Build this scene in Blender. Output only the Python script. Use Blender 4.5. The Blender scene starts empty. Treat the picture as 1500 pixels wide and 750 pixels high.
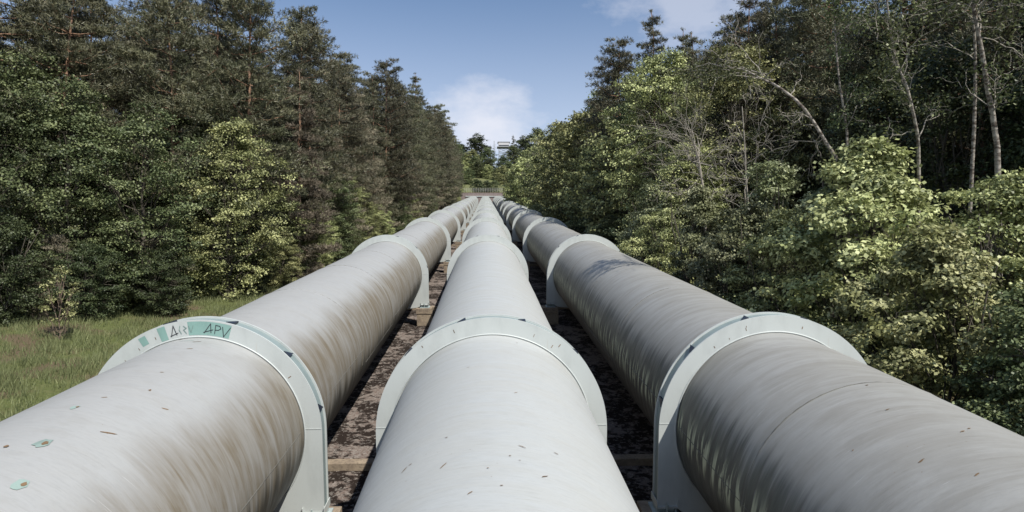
import bpy, math, random
import numpy as np
from mathutils import Matrix, Vector, Euler

# ------------------------------------------------------------------ camera, world, sun
R = 1.9                       # pipe radius (m)
BETA = math.radians(8.0)      # slope of the pipes
CB, SB = math.cos(BETA), math.sin(BETA)
SC = bpy.context.scene
COL = SC.collection

def W(x, s, h):               # slope frame (across, up the slope, square to the slope) to world
    return Vector((x, s * CB - h * SB, s * SB + h * CB))

YAW, DOWN, FPX = 0.0404014, 0.0996687, 960.0
F = Vector((math.sin(YAW) * math.cos(DOWN), math.cos(YAW) * math.cos(DOWN), -math.sin(DOWN)))
RT = Vector((math.cos(YAW), -math.sin(YAW), 0))
UP = RT.cross(F)
TILT = Matrix.Rotation(BETA, 3, 'X')
M3 = Matrix((TILT @ RT, TILT @ UP, -(TILT @ F))).transposed()
cam = bpy.data.cameras.new('camera')
cam.sensor_width = 36.0
cam.lens = 36.0 * FPX / 1500.0
cam.clip_start = 0.1
cam.clip_end = 6000.0
co = bpy.data.objects.new('camera', cam)
co.matrix_world = Matrix.Translation(W(-0.06 * R, 0, 2.45 * R)) @ M3.to_4x4()
COL.objects.link(co)
SC.camera = co

SUNV = W(0.44, -0.50, 0.93).normalized()
ELEV = math.asin(SUNV.z)
AZ = math.atan2(SUNV.x, SUNV.y)
world = bpy.data.worlds.new('World')
SC.world = world
world.use_nodes = True
wn, wl = world.node_tree.nodes, world.node_tree.links
wn.clear()
wout = wn.new('ShaderNodeOutputWorld')
bg = wn.new('ShaderNodeBackground')
sky = wn.new('ShaderNodeTexSky')
sky.sky_type = 'NISHITA'
sky.sun_disc = False
sky.sun_elevation = ELEV
sky.sun_rotation = AZ
sky.air_density = 1.0
sky.dust_density = 0.4
sky.ozone_density = 2.8
bg.inputs['Strength'].default_value = 0.102
# thin drifting clouds
tc = wn.new('ShaderNodeTexCoord')
mp = wn.new('ShaderNodeMapping'); mp.inputs['Scale'].default_value = (2.2, 2.2, 5.5)
mp.inputs['Location'].default_value = (0.35, 0.1, 0.55)
n1 = wn.new('ShaderNodeTexNoise'); n1.inputs['Scale'].default_value = 2.3
n1.inputs['Detail'].default_value = 9; n1.inputs['Roughness'].default_value = 0.56
n1.inputs['Distortion'].default_value = 0.35
cr = wn.new('ShaderNodeMapRange'); cr.interpolation_type = 'SMOOTHSTEP'
cr.inputs[1].default_value = 0.60; cr.inputs[2].default_value = 0.80
cr.inputs[3].default_value = 0.0; cr.inputs[4].default_value = 0.75
sep = wn.new('ShaderNodeSeparateXYZ')
lowm = wn.new('ShaderNodeMapRange'); lowm.interpolation_type = 'SMOOTHSTEP'
lowm.inputs[1].default_value = 0.05; lowm.inputs[2].default_value = 0.46
lowm.inputs[3].default_value = 0.60; lowm.inputs[4].default_value = 0.0
# one soft cloud bank low above the end of the valley
dist = wn.new('ShaderNodeVectorMath'); dist.operation = 'DISTANCE'
cdir = (TILT @ (F + RT * (722 - 750) / FPX + UP * (375 - 180) / FPX)).normalized()
dist.inputs[1].default_value = (cdir.x * 1.0, cdir.y, cdir.z * 1.9)
sq = wn.new('ShaderNodeMapping'); sq.inputs['Scale'].default_value = (1.0, 1.0, 1.9)
n2 = wn.new('ShaderNodeTexNoise'); n2.inputs['Scale'].default_value = 9.0
n2.inputs['Detail'].default_value = 8; n2.inputs['Roughness'].default_value = 0.6
nsc = wn.new('ShaderNodeMath'); nsc.operation = 'MULTIPLY_ADD'
nsc.inputs[1].default_value = 0.20; nsc.inputs[2].default_value = -0.10
dadd = wn.new('ShaderNodeMath'); dadd.operation = 'ADD'
bank = wn.new('ShaderNodeMapRange'); bank.interpolation_type = 'SMOOTHSTEP'
bank.inputs[1].default_value = 0.0; bank.inputs[2].default_value = 0.165
bank.inputs[3].default_value = 0.88; bank.inputs[4].default_value = 0.0
mx1 = wn.new('ShaderNodeMath'); mx1.operation = 'MAXIMUM'
mx2 = wn.new('ShaderNodeMath'); mx2.operation = 'MAXIMUM'
mix = wn.new('ShaderNodeMixRGB'); mix.inputs[2].default_value = (6.4, 6.5, 7.1, 1)
wl.new(tc.outputs['Generated'], mp.inputs[0]); wl.new(mp.outputs[0], n1.inputs['Vector'])
wl.new(n1.outputs['Fac'], cr.inputs[0])
wl.new(tc.outputs['Generated'], sep.inputs[0]); wl.new(sep.outputs['Z'], lowm.inputs[0])
wl.new(tc.outputs['Generated'], sq.inputs[0]); wl.new(sq.outputs[0], dist.inputs[0])
wl.new(sq.outputs[0], n2.inputs['Vector']); wl.new(n2.outputs['Fac'], nsc.inputs[0])
wl.new(dist.outputs['Value'], dadd.inputs[0]); wl.new(nsc.outputs[0], dadd.inputs[1])
wl.new(dadd.outputs[0], bank.inputs[0])
wl.new(cr.outputs[0], mx1.inputs[0]); wl.new(lowm.outputs[0], mx1.inputs[1])
wl.new(mx1.outputs[0], mx2.inputs[0]); wl.new(bank.outputs[0], mx2.inputs[1])
d2 = wn.new('ShaderNodeVectorMath'); d2.operation = 'DISTANCE'
cd2 = (TILT @ (F + RT * (1000 - 750) / FPX + UP * (375 - 8) / FPX)).normalized()
d2.inputs[1].default_value = (cd2.x, cd2.y, cd2.z * 1.9)
wl.new(sq.outputs[0], d2.inputs[0])
a2 = wn.new('ShaderNodeMath'); a2.operation = 'MULTIPLY_ADD'; a2.inputs[1].default_value = 0.42; a2.inputs[2].default_value = -0.21
wl.new(n2.outputs['Fac'], a2.inputs[0])
b2 = wn.new('ShaderNodeMath'); b2.operation = 'ADD'; wl.new(d2.outputs['Value'], b2.inputs[0]); wl.new(a2.outputs[0], b2.inputs[1])
bank2 = wn.new('ShaderNodeMapRange'); bank2.interpolation_type = 'SMOOTHSTEP'
for i_, q_ in enumerate((0.0, 0.16, 0.45, 0.0)): bank2.inputs[i_ + 1].default_value = q_
wl.new(b2.outputs[0], bank2.inputs[0])
mx3 = wn.new('ShaderNodeMath'); mx3.operation = 'MAXIMUM'
wl.new(mx2.outputs[0], mx3.inputs[0]); wl.new(bank2.outputs[0], mx3.inputs[1])
wl.new(mx3.outputs[0], mix.inputs[0]); wl.new(sky.outputs[0], mix.inputs[1])
wl.new(mix.outputs[0], bg.inputs['Color']); wl.new(bg.outputs[0], wout.inputs[0])

sun = bpy.data.lights.new('sun', 'SUN')
sun.energy = 5.0
sun.angle = math.radians(0.6)
sun.color = (1.0, 0.95, 0.87)
so = bpy.data.objects.new('sun', sun)
so.rotation_euler = SUNV.to_track_quat('Z', 'Y').to_euler()
so.location = (0, 0, 60)
COL.objects.link(so)
SC.view_settings.view_transform = 'Standard'
SC.view_settings.look = 'None'
SC.view_settings.exposure = 0.4
SC.view_settings.gamma = 1.0
SC.view_settings.use_curve_mapping = False
SC.render.resolution_x, SC.render.resolution_y = 1024, 512
SC.cycles.max_bounces = 6
SC.cycles.diffuse_bounces = 2
SC.cycles.transmission_bounces = 2
SC.cycles.transparent_max_bounces = 8

rng = np.random.default_rng(7)
random.seed(7)

# ------------------------------------------------------------------ mesh helpers
def mesh_np(name, verts, faces, mats, smooth=False, tint=None, mi=None):
    """verts Nx3, faces Mx3 or Mx4 array (or list of arrays of both)"""
    me = bpy.data.meshes.new(name)
    fl = faces if isinstance(faces, list) else [faces]
    fl = [f for f in fl if len(f)]
    nv = len(verts)
    me.vertices.add(nv)
    me.vertices.foreach_set('co', np.asarray(verts, np.float32).ravel())
    loops = np.concatenate([f.ravel() for f in fl])
    counts = np.concatenate([np.full(len(f), f.shape[1]) for f in fl])
    starts = np.concatenate([[0], np.cumsum(counts)[:-1]])
    me.loops.add(len(loops)); me.loops.foreach_set('vertex_index', loops.astype(np.int32))
    me.polygons.add(len(counts))
    me.polygons.foreach_set('loop_start', starts.astype(np.int32))
    me.polygons.foreach_set('loop_total', counts.astype(np.int32))
    if smooth:
        me.polygons.foreach_set('use_smooth', np.ones(len(counts), bool))
    if mi is not None:
        me.polygons.foreach_set('material_index', np.asarray(mi, np.int32))
    if tint is not None:
        a = me.attributes.new('tint', 'FLOAT', 'FACE')
        a.data.foreach_set('value', np.asarray(tint, np.float32))
    for m in (mats if isinstance(mats, (list, tuple)) else [mats]):
        me.materials.append(m)
    me.update(calc_edges=True); me.validate()
    return me

class MB:
    def __init__(self): self.v = []; self.f = []
    def add(self, vs, fs):
        o = len(self.v); self.v += [tuple(p) for p in vs]; self.f += [tuple(o + i for i in f) for f in fs]
    def box(self, x0, x1, y0, y1, z0, z1):
        vs = [(x, y, z) for z in (z0, z1) for y in (y0, y1) for x in (x0, x1)]
        self.add(vs, [(0, 2, 3, 1), (4, 5, 7, 6), (0, 1, 5, 4), (2, 6, 7, 3), (0, 4, 6, 2), (1, 3, 7, 5)])
    def tube(self, pts, rads, n=7, cap=True):
        pts = [Vector(p) for p in pts]; rings = []
        for i, p in enumerate(pts):
            d = (pts[min(i + 1, len(pts) - 1)] - pts[max(i - 1, 0)]).normalized()
            a = d.cross(Vector((0.31, 0.9, 0.2))).normalized(); b = d.cross(a)
            rings.append([p + (a * math.cos(t) + b * math.sin(t)) * rads[i] for t in [2 * math.pi * k / n for k in range(n)]])
        vs = [q for r in rings for q in r]
        fs = [(i * n + k, i * n + (k + 1) % n, (i + 1) * n + (k + 1) % n, (i + 1) * n + k) for i in range(len(pts) - 1) for k in range(n)]
        if cap: fs += [tuple(range(n))[::-1], tuple((len(pts) - 1) * n + k for k in range(n))]
        self.add(vs, fs)
    def mesh(self, name, mat, smooth=False, bevel=0):
        me = bpy.data.meshes.new(name); me.from_pydata(self.v, [], self.f)
        me.materials.append(mat)
        if bevel:
            import bmesh
            bm = bmesh.new(); bm.from_mesh(me)
            bmesh.ops.bevel(bm, geom=list(bm.edges), offset=bevel, segments=2, affect='EDGES', profile=0.6)
            bm.to_mesh(me); bm.free()
        if smooth:
            me.polygons.foreach_set('use_smooth', [True] * len(me.polygons))
        me.update(); return me

def link(name, data, parent=None, loc=None, rot=None, scale=None):
    o = bpy.data.objects.new(name, data)
    COL.objects.link(o)
    if parent: o.parent = parent
    if loc is not None: o.location = loc
    if rot is not None: o.rotation_euler = rot
    if scale is not None: o.scale = scale if hasattr(scale, '__len__') else (scale,) * 3
    return o
def tag(o, label=None, cat=None, group=None, kind=None):
    if label: o['label'] = label
    if cat: o['category'] = cat
    if group: o['group'] = group
    if kind: o['kind'] = kind
    return o
ORD = ['first', 'second', 'third', 'fourth', 'fifth', 'sixth', 'seventh', 'eighth', 'ninth', 'tenth', 'eleventh',
       'twelfth', 'thirteenth', 'fourteenth', 'fifteenth', 'sixteenth', 'seventeenth', 'eighteenth', 'nineteenth',
       'twentieth']

# ------------------------------------------------------------------ materials
class NT:
    def __init__(self, name):
        self.m = bpy.data.materials.new(name); self.m.use_nodes = True
        self.n, self.l = self.m.node_tree.nodes, self.m.node_tree.links
        self.b = self.n['Principled BSDF']; self.out = self.n['Material Output']
    def new(self, t, **k):
        x = self.n.new(t)
        for a, v in k.items(): setattr(x, a, v)
        return x
    def set(self, sock, v):
        if hasattr(v, 'links') or isinstance(v, bpy.types.NodeSocket): self.l.new(v, sock)
        else: sock.default_value = v
    def noise(self, vec, scale, detail=4, rough=0.55, dist=0.0):
        x = self.new('ShaderNodeTexNoise'); self.set(x.inputs['Vector'], vec)
        x.inputs['Scale'].default_value = scale; x.inputs['Detail'].default_value = detail
        x.inputs['Roughness'].default_value = rough; x.inputs['Distortion'].default_value = dist
        return x.outputs['Fac']
    def mapping(self, vec, scale, loc=(0, 0, 0)):
        x = self.new('ShaderNodeMapping'); self.set(x.inputs[0], vec)
        x.inputs['Scale'].default_value = scale; x.inputs['Location'].default_value = loc
        return x.outputs[0]
    def rng(self, v, a, b, c=0.0, d=1.0, smooth=True):
        x = self.new('ShaderNodeMapRange'); x.interpolation_type = 'SMOOTHSTEP' if smooth else 'LINEAR'
        self.set(x.inputs[0], v)
        for i, q in enumerate((a, b, c, d)): x.inputs[i + 1].default_value = q
        return x.outputs[0]
    def math(self, op, a, b=0.0):
        x = self.new('ShaderNodeMath'); x.operation = op
        self.set(x.inputs[0], a); self.set(x.inputs[1], b); return x.outputs[0]
    def mix(self, f, a, b):
        x = self.new('ShaderNodeMixRGB'); self.set(x.inputs[0], f)
        for i, v in ((1, a), (2, b)):
            if isinstance(v, tuple) and len(v) == 3: v = v + (1,)
            self.set(x.inputs[i], v)
        return x.outputs[0]
    def bump(self, h, strength=0.3, dist=0.02):
        x = self.new('ShaderNodeBump'); x.inputs['Strength'].default_value = strength
        x.inputs['Distance'].default_value = dist; self.set(x.inputs['Height'], h)
        self.l.new(x.outputs[0], self.b.inputs['Normal'])
    def coord(self, k='Object'):
        return self.new('ShaderNodeTexCoord').outputs[k]
    def done(self, color=None, rough=0.6, spec=None, metal=None):
        if color is not None:
            if isinstance(color, tuple) and len(color) == 3: color = color + (1,)
            self.set(self.b.inputs['Base Color'], color)
        self.set(self.b.inputs['Roughness'], rough)
        if spec is not None: self.b.inputs['Specular IOR Level'].default_value = spec
        if metal is not None: self.b.inputs['Metallic'].default_value = metal
        return self.m

def pipe_material(name, base, stain, dark, side_lo, side_hi, stain_amt, low_dark, streak_all, moss=False):
    """UV: u = angle from the crown (right flank positive, in units of 90 deg), v = metres along the pipe"""
    t = NT(name)
    uv = t.coord('UV')
    sx = t.new('ShaderNodeSeparateXYZ'); t.l.new(uv, sx.inputs[0])
    u, v = sx.outputs[0], sx.outputs[1]
    au = t.math('ABSOLUTE', u)
    sk = t.new('ShaderNodeVectorMath'); sk.operation = 'ADD'
    cmb = t.new('ShaderNodeCombineXYZ'); t.l.new(t.math('MULTIPLY', u, 0.3), cmb.inputs[1])
    t.l.new(uv, sk.inputs[0]); t.l.new(cmb.outputs[0], sk.inputs[1]); uvk = sk.outputs[0]   # drips slant a little down the slope
    fine = t.noise(t.mapping(uvk, (2.2, 4.2, 1)), 1.0, 8, 0.60, 0.5)        # thin drips running round the pipe
    coarse = t.noise(t.mapping(uvk, (1.0, 0.9, 1), (3, 5, 0)), 1.0, 7, 0.6, 0.8)
    hair = t.noise(t.mapping(uvk, (4.5, 20.0, 1), (7, 1, 0)), 1.0, 6, 0.65, 0.4)
    cloud = t.noise(t.mapping(uv, (1.6, 0.7, 1), (1, 9, 0)), 1.0, 6, 0.55, 0.4)
    side = t.rng(t.math('ADD', u if side_lo >= 0 else au, t.math('MULTIPLY', t.math('SUBTRACT', coarse, 0.5), 0.42)), abs(side_lo), side_hi)
    drips = t.math('ADD', t.math('MULTIPLY', fine, 0.72), t.math('MULTIPLY', hair, 0.28))
    st = t.rng(drips, 0.32, 0.68)
    amt = t.math('MULTIPLY', t.math('MULTIPLY', side, t.math('ADD', t.math('MULTIPLY', st, 0.6), 0.4)), stain_amt)
    allover = t.math('MULTIPLY', t.rng(t.math('ADD', t.math('MULTIPLY', drips, 0.6), t.math('MULTIPLY', cloud, 0.4)), 0.40, 0.62), streak_all)
    c = t.mix(t.math('MAXIMUM', amt, allover), base, stain)
    grain = t.noise(t.mapping(uvk, (16, 26, 1), (1, 2, 0)), 1.0, 6, 0.7)
    c = t.mix(t.math('MULTIPLY', t.rng(grain, 0.45, 0.7), 0.22), c, tuple(x * 0.62 for x in base))
    blot = t.noise(t.mapping(uv, (5, 3.2, 1), (11, 2, 0)), 1.0, 8, 0.68, 0.3)
    c = t.mix(t.math('MULTIPLY', t.rng(blot, 0.50, 0.66), 0.15), c, tuple(a * .6 + b * .4 for a, b in zip(stain, base)))
    # pale washed tone patches
    c = t.mix(t.math('MULTIPLY', t.rng(cloud, 0.5, 0.72), 0.25), c, tuple(min(1, x * 1.12) for x in base))
    # low flanks: dark grime in long teeth, plus painted shade on the right pipe
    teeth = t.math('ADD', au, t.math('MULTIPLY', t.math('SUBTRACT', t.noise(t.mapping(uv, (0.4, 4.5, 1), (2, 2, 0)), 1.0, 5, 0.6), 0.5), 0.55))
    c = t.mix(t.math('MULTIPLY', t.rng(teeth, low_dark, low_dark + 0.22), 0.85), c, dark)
    md = t.new('ShaderNodeMath'); md.operation = 'PINGPONG'
    t.l.new(t.math('SUBTRACT', v, 0.00686 * 960 * 1.9), md.inputs[0]); md.inputs[1].default_value = 0.01283 * 960 * 1.9 / 2
    near = t.math('MULTIPLY', t.rng(t.math('ADD', md.outputs[0], t.math('MULTIPLY', t.math('SUBTRACT', coarse, .5), 1.2)), 0.15, 1.3, 1.0, 0.0), t.rng(cloud, .38, .6))
    c = t.mix(t.math('MULTIPLY', near, 0.45), c, tuple(x * 0.8 for x in stain))
    # narrow brown wet streaks
    ws = t.math('MULTIPLY', t.rng(hair, 0.60, 0.72), t.rng(fine, 0.45, 0.6))
    c = t.mix(t.math('MULTIPLY', ws, 0.25), c, tuple(x * 0.55 for x in stain))
    # fine pale scuffs
    sc = t.rng(t.noise(t.mapping(uv, (5, 34.0, 1), (4, 4, 0)), 1.0, 3, 0.5), 0.68, 0.76)
    c = t.mix(t.math('MULTIPLY', sc, 0.35), c, (0.5, 0.51, 0.51))
    if moss:
        pm = t.noise(t.mapping(uv, (2.0, 5.5, 1), (8, 3, 0)), 1.0, 6, 0.6, 0.3)
        band = t.math('MULTIPLY', t.rng(u, -1.12, -1.0), t.rng(u, -0.92, -0.80, 1.0, 0.0))
        c = t.mix(t.math('MULTIPLY', t.rng(pm, 0.50, 0.56), band), c, (0.36, 0.38, 0.27))
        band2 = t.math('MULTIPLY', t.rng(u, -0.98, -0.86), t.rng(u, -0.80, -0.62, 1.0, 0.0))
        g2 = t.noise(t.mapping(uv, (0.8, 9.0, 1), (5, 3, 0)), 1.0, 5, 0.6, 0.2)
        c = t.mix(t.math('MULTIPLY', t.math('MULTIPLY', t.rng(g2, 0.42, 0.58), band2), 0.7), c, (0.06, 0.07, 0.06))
    # specks
    sp = t.new('ShaderNodeTexVoronoi'); t.l.new(t.mapping(uv, (18, 6.3, 1)), sp.inputs['Vector']); sp.inputs['Scale'].default_value = 1.0
    speck = t.math('MULTIPLY', t.rng(sp.outputs['Distance'], 0.03, 0.055, 1.0, 0.0), t.rng(t.noise(t.mapping(uv, (2, 1, 1)), 1.0, 2), 0.5, 0.6))
    c = t.mix(t.math('MULTIPLY', speck, 0.7), c, (0.16, 0.11, 0.07))
    t.bump(t.math('ADD', t.math('MULTIPLY', cloud, 1.0), t.math('MULTIPLY', hair, 0.15)), 0.4, 0.04)
    return t.done(c, t.rng(drips, 0.3, 0.7, 0.42, 0.62), 0.4)

M = {}
M['pipe_left'] = pipe_material('weathered_pale_pipe_paint', (0.315, 0.322, 0.318), (0.142, 0.118, 0.080), (0.018, 0.017, 0.012), 0.34, 0.68, 1.1, 0.96, 0.07)
M['pipe_mid'] = pipe_material('clean_white_pipe_paint', (0.375, 0.392, 0.388), (0.29, 0.275, 0.23), (0.12, 0.11, 0.09), -0.50, 1.0, 0.7, 1.25, 0.25)
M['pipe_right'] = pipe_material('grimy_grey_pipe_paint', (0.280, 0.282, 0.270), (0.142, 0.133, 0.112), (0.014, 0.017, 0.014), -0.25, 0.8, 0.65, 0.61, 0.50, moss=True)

def paint(name, col, var=0.12, rough=0.5, streak=True):
    t = NT(name); p = t.coord()
    a = t.noise(t.mapping(p, (1, 1, 0.35)), 2.2, 7, 0.6)
    b = t.noise(p, 26.0, 5, 0.6)
    c = t.mix(t.rng(a, 0.42, 0.66), col, tuple(x * (1 - var * 1.6) for x in col))
    c = t.mix(t.math('MULTIPLY', t.rng(b, 0.60, 0.74), 0.35), c, tuple(x * 0.72 for x in col))
    rs = t.noise(t.mapping(p, (9, 9, 1.1), (3, 3, 3)), 1.0, 5, 0.6)
    c = t.mix(t.math('MULTIPLY', t.rng(rs, 0.64, 0.76), 0.30), c, (0.33, 0.25, 0.17))
    t.bump(b, 0.12, 0.01)
    return t.done(c, rough, 0.4)
M['ring'] = paint('pale_green_grey_ring_paint', (0.43, 0.46, 0.45), 0.07)
M['rim'] = paint('rim_paint', (0.20, 0.25, 0.25), 0.1)
M['teal'] = paint('teal_overpaint', (0.20, 0.33, 0.30), 0.1, 0.45)
M['bare'] = paint('chipped_teal_primer', (0.25, 0.33, 0.30), 0.25)
M['rust'] = paint('rust', (0.17, 0.11, 0.06), 0.3, 0.9)
M['black'] = NT('black_marker').done((0.02, 0.022, 0.03), 0.6)
M['seam'] = paint('dirty_weld_bead', (0.13, 0.13, 0.115), 0.3, 0.8)
M['faded'] = NT('faded_marker').done((0.16, 0.24, 0.22), 0.6)
M['navy'] = NT('dark_steel_gusset').done((0.018, 0.024, 0.038), 0.5)
M['steel'] = paint('grey_bearing_steel', (0.34, 0.40, 0.40), 0.15, 0.45)

def concrete():
    t = NT('weathered_pedestal_concrete'); p = t.coord()
    a = t.noise(p, 1.6, 8, 0.62); b = t.noise(p, 14, 6, 0.65)
    c = t.mix(t.rng(a, 0.36, 0.66), (0.30, 0.245, 0.18), (0.17, 0.135, 0.105))
    c = t.mix(t.math('MULTIPLY', t.rng(b, 0.5, 0.66), 0.6), c, (0.10, 0.08, 0.065))
    t.bump(b, 0.6, 0.02); return t.done(c, 0.95, 0.2)
M['concrete'] = concrete()

def bed():
    t = NT('stained_concrete_bed'); p = t.coord()
    big = t.noise(p, 0.55, 8, 0.62, 0.4); med = t.noise(p, 3.2, 8, 0.68, 0.3); fine = t.noise(p, 30, 5, 0.7)
    vor = t.new('ShaderNodeTexVoronoi'); t.l.new(p, vor.inputs['Vector']); vor.inputs['Scale'].default_value = 13
    peb = t.new('ShaderNodeSeparateXYZ'); t.l.new(vor.outputs['Color'], peb.inputs[0])
    c = t.mix(t.rng(fine, 0.3, 0.7), (0.15, 0.125, 0.11), (0.22, 0.19, 0.17))
    c = t.mix(t.math('MULTIPLY', t.rng(peb.outputs[0], 0.55, 0.9), 0.6), c, (0.13, 0.09, 0.075))
    m = t.math('ADD', t.math('MULTIPLY', big, 0.5), t.math('MULTIPLY', med, 0.5))
    c = t.mix(t.rng(m, 0.455, 0.51), c, (0.022, 0.016, 0.013))
    pale = t.math('MULTIPLY', t.rng(peb.outputs[1], 0.80, 0.86), t.rng(fine, 0.45, 0.55))
    c = t.mix(t.math('MULTIPLY', pale, 0.55), c, (0.36, 0.33, 0.30))
    t.bump(t.math('ADD', fine, vor.outputs['Distance']), 0.8, 0.03)
    return t.done(c, 0.95, 0.15)
M['bed'] = bed()

def soil():
    t = NT('woodland_and_grass_ground'); p = t.coord()
    a = t.noise(p, 0.35, 8, 0.6); b = t.noise(p, 6.0, 7, 0.7)
    c = t.mix(t.rng(b, 0.3, 0.7), (0.075, 0.095, 0.03), (0.12, 0.13, 0.055))
    c = t.mix(t.rng(a, 0.45, 0.62), c, (0.11, 0.085, 0.055))
    t.bump(b, 0.8, 0.08); return t.done(c, 1.0, 0.1)
M['soil'] = soil()
def meadow():
    t = NT('hill_meadow_grass'); p = t.coord()
    a = t.noise(p, 0.06, 6, 0.6); b = t.noise(p, 0.9, 7, 0.7)
    c = t.mix(t.rng(b, 0.35, 0.68), (0.10, 0.108, 0.05), (0.155, 0.16, 0.078))
    c = t.mix(t.math('MULTIPLY', t.rng(a, 0.5, 0.7), 0.7), c, (0.11, 0.14, 0.04))
    t.bump(b, 0.8, 0.15); return t.done(c, 1.0, 0.1)
M['meadow'] = meadow()

def leafmat(name, c0, c1, c2, trans=0.35, rough=0.5, spec=0.3, vary=0.3):
    """c0..c1 by leaf, c2 by patches of crown; object random shifts the whole tree a little"""
    t = NT(name)
    at = t.new('ShaderNodeAttribute'); at.attribute_name = 'tint'
    oi = t.new('ShaderNodeObjectInfo')
    c = t.mix(at.outputs['Fac'], c0, c1)  # where the range is wide, it also paints in shaded gaps and sunlit leaves
    pn = t.noise(t.coord(), 0.55, 3, 0.5)
    c = t.mix(t.rng(pn, 0.46, 0.62, 0, 0.8), c, c2)
    hs = t.new('ShaderNodeHueSaturation')
    t.l.new(t.rng(oi.outputs['Random'], 0, 1, 1 - vary, 1 + vary, False), hs.inputs['Value'])
    t.l.new(t.math('ADD', 0.485, t.math('MULTIPLY', oi.outputs['Random'], 0.03)), hs.inputs['Hue'])
    hs.inputs['Saturation'].default_value = 0.86
    t.l.new(c, hs.inputs['Color'])
    t.done(hs.outputs[0], rough, spec)
    if trans > 0:
        tr = t.new('ShaderNodeBsdfTranslucent'); t.l.new(hs.outputs[0], tr.inputs['Color'])
        ms = t.new('ShaderNodeMixShader'); ms.inputs[0].default_value = trans
        t.l.new(t.b.outputs[0], ms.inputs[1]); t.l.new(tr.outputs[0], ms.inputs[2])
        t.l.new(ms.outputs[0], t.out.inputs['Surface'])
    return t.m
M['needle'] = leafmat('dark_pine_needles', (0.012, 0.016, 0.008), (0.19, 0.182, 0.095), (0.070, 0.078, 0.034), 0.05, 0.5, 0.4, 0.3)
M['needle_grey'] = leafmat('dull_brownish_needles', (0.025, 0.023, 0.014), (0.32, 0.27, 0.18), (0.12, 0.11, 0.065), 0.08, 0.6, 0.3, 0.25)
M['leaf_dark'] = leafmat('dark_broadleaf', (0.018, 0.030, 0.010), (0.10, 0.125, 0.045), (0.045, 0.062, 0.022), 0.2)
M['leaf_mid'] = leafmat('mid_green_broadleaf', (0.022, 0.036, 0.011), (0.225, 0.255, 0.095), (0.075, 0.10, 0.034), 0.18)
M['leaf_light'] = leafmat('yellow_green_spring_leaves', (0.040, 0.055, 0.014), (0.58, 0.60, 0.23), (0.20, 0.225, 0.07), 0.2)
M['leaf_maple'] = leafmat('large_pale_yellow_leaves', (0.07, 0.085, 0.022), (0.60, 0.61, 0.27), (0.27, 0.295, 0.09), 0.25)
M['leaf_pale'] = leafmat('pale_silver_green_leaves', (0.045, 0.06, 0.022), (0.54, 0.57, 0.30), (0.20, 0.23, 0.09), 0.2)
M['leaf_beige'] = leafmat('budding_beige_twigs', (0.20, 0.18, 0.12), (0.32, 0.29, 0.20), (0.16, 0.17, 0.09), 0.25)
M['grass'] = leafmat('long_meadow_grass', (0.10, 0.13, 0.04), (0.29, 0.31, 0.13), (0.17, 0.19, 0.07), 0.35, 0.6, 0.2, 0.05)

def barkmat(name, a, b, sc=(9, 9, 2), top=None, bump=0.8):
    t = NT(name); p = t.coord()
    n = t.noise(t.mapping(p, sc), 1.0, 7, 0.65, 0.4)
    c = t.mix(t.rng(n, 0.38, 0.62), a, b)
    if top:
        s = t.new('ShaderNodeSeparateXYZ'); t.l.new(p, s.inputs[0])
        z = t.math('ADD', s.outputs[2], t.math('MULTIPLY', n, 3.0))
        c = t.mix(t.rng(z, 6.0, 12.0, 0, 0.85), c, top)
    t.bump(n, bump, 0.03); return t.done(c, 0.9, 0.2)
M['bark'] = barkmat('pine_bark', (0.10, 0.075, 0.058), (0.19, 0.145, 0.11), top=(0.24, 0.145, 0.095))
M['bark_grey'] = barkmat('grey_bark', (0.05, 0.044, 0.034), (0.11, 0.098, 0.078))
M['bark_pale'] = barkmat('dead_pale_wood', (0.20, 0.185, 0.155), (0.34, 0.31, 0.27), (5, 5, 3), bump=0.3)
M['birch'] = barkmat('white_birch_bark', (0.33, 0.305, 0.27), (0.07, 0.055, 0.045), (4.5, 4.5, 9.0), bump=0.3)

# ------------------------------------------------------------------ terrain
HG = -1.43 * R                                   # level of the bed under the pipe axis
def smooth(a, b, x):
    t = np.clip((x - a) / (b - a), 0, 1); return t * t * (3 - 2 * t)
def ground_h(x, s):
    """height square to the slope"""
    x = np.asarray(x, float); s = np.asarray(s, float)
    h = np.full(np.broadcast(x, s).shape, HG)
    h = h + smooth(-14, -60, x) * 5.0 + smooth(8.6, 13, x) * 0.9 + smooth(12, 60, x) * 7.0
    h = h + 0.14 * np.sin(x * 0.71 + 1.3) * np.sin(s * 0.33) * smooth(-8.5, -11, x)
    h = h + 0.14 * np.sin(x * 0.71 + 1.3) * np.sin(s * 0.33) * smooth(8.5, 12, x)
    far = smooth(306, 310, s) * 4.6 + smooth(312, 460, s) * 17.5 - smooth(470, 1600, s) * 190
    return h + far - smooth(-2, -60, s) * -4.0
def gpos(x, s):
    return W(x, s, float(ground_h(x, s)))

xs = np.unique(np.concatenate([np.linspace(-1500, -120, 10), np.linspace(-120, -22, 30), np.linspace(-22, -8.9, 30),
                               [-8.7, -8.6, 8.4, 8.5], np.linspace(8.7, 30, 40), np.linspace(30, 120, 28), np.linspace(120, 1500, 10)]))
ss = np.unique(np.concatenate([np.linspace(-900, -30, 8), np.linspace(-30, 120, 90), np.linspace(120, 300, 60), np.linspace(300, 314, 12), np.linspace(314, 480, 40), np.linspace(480, 1800, 14)]))
X, S = np.meshgrid(xs, ss)
H = ground_h(X, S) - np.where((np.abs(X) < 8.55) & (S < 307), 0.25, 0.0)
V = np.stack([X, S * CB - H * SB, S * SB + H * CB], -1).reshape(-1, 3)
nx, ns = len(xs), len(ss)
I = (np.arange(ns - 1)[:, None] * nx + np.arange(nx - 1)[None, :]).ravel()
Q = np.stack([I, I + 1, I + nx + 1, I + nx], -1)
cs = S[:-1, :-1].ravel()
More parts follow.
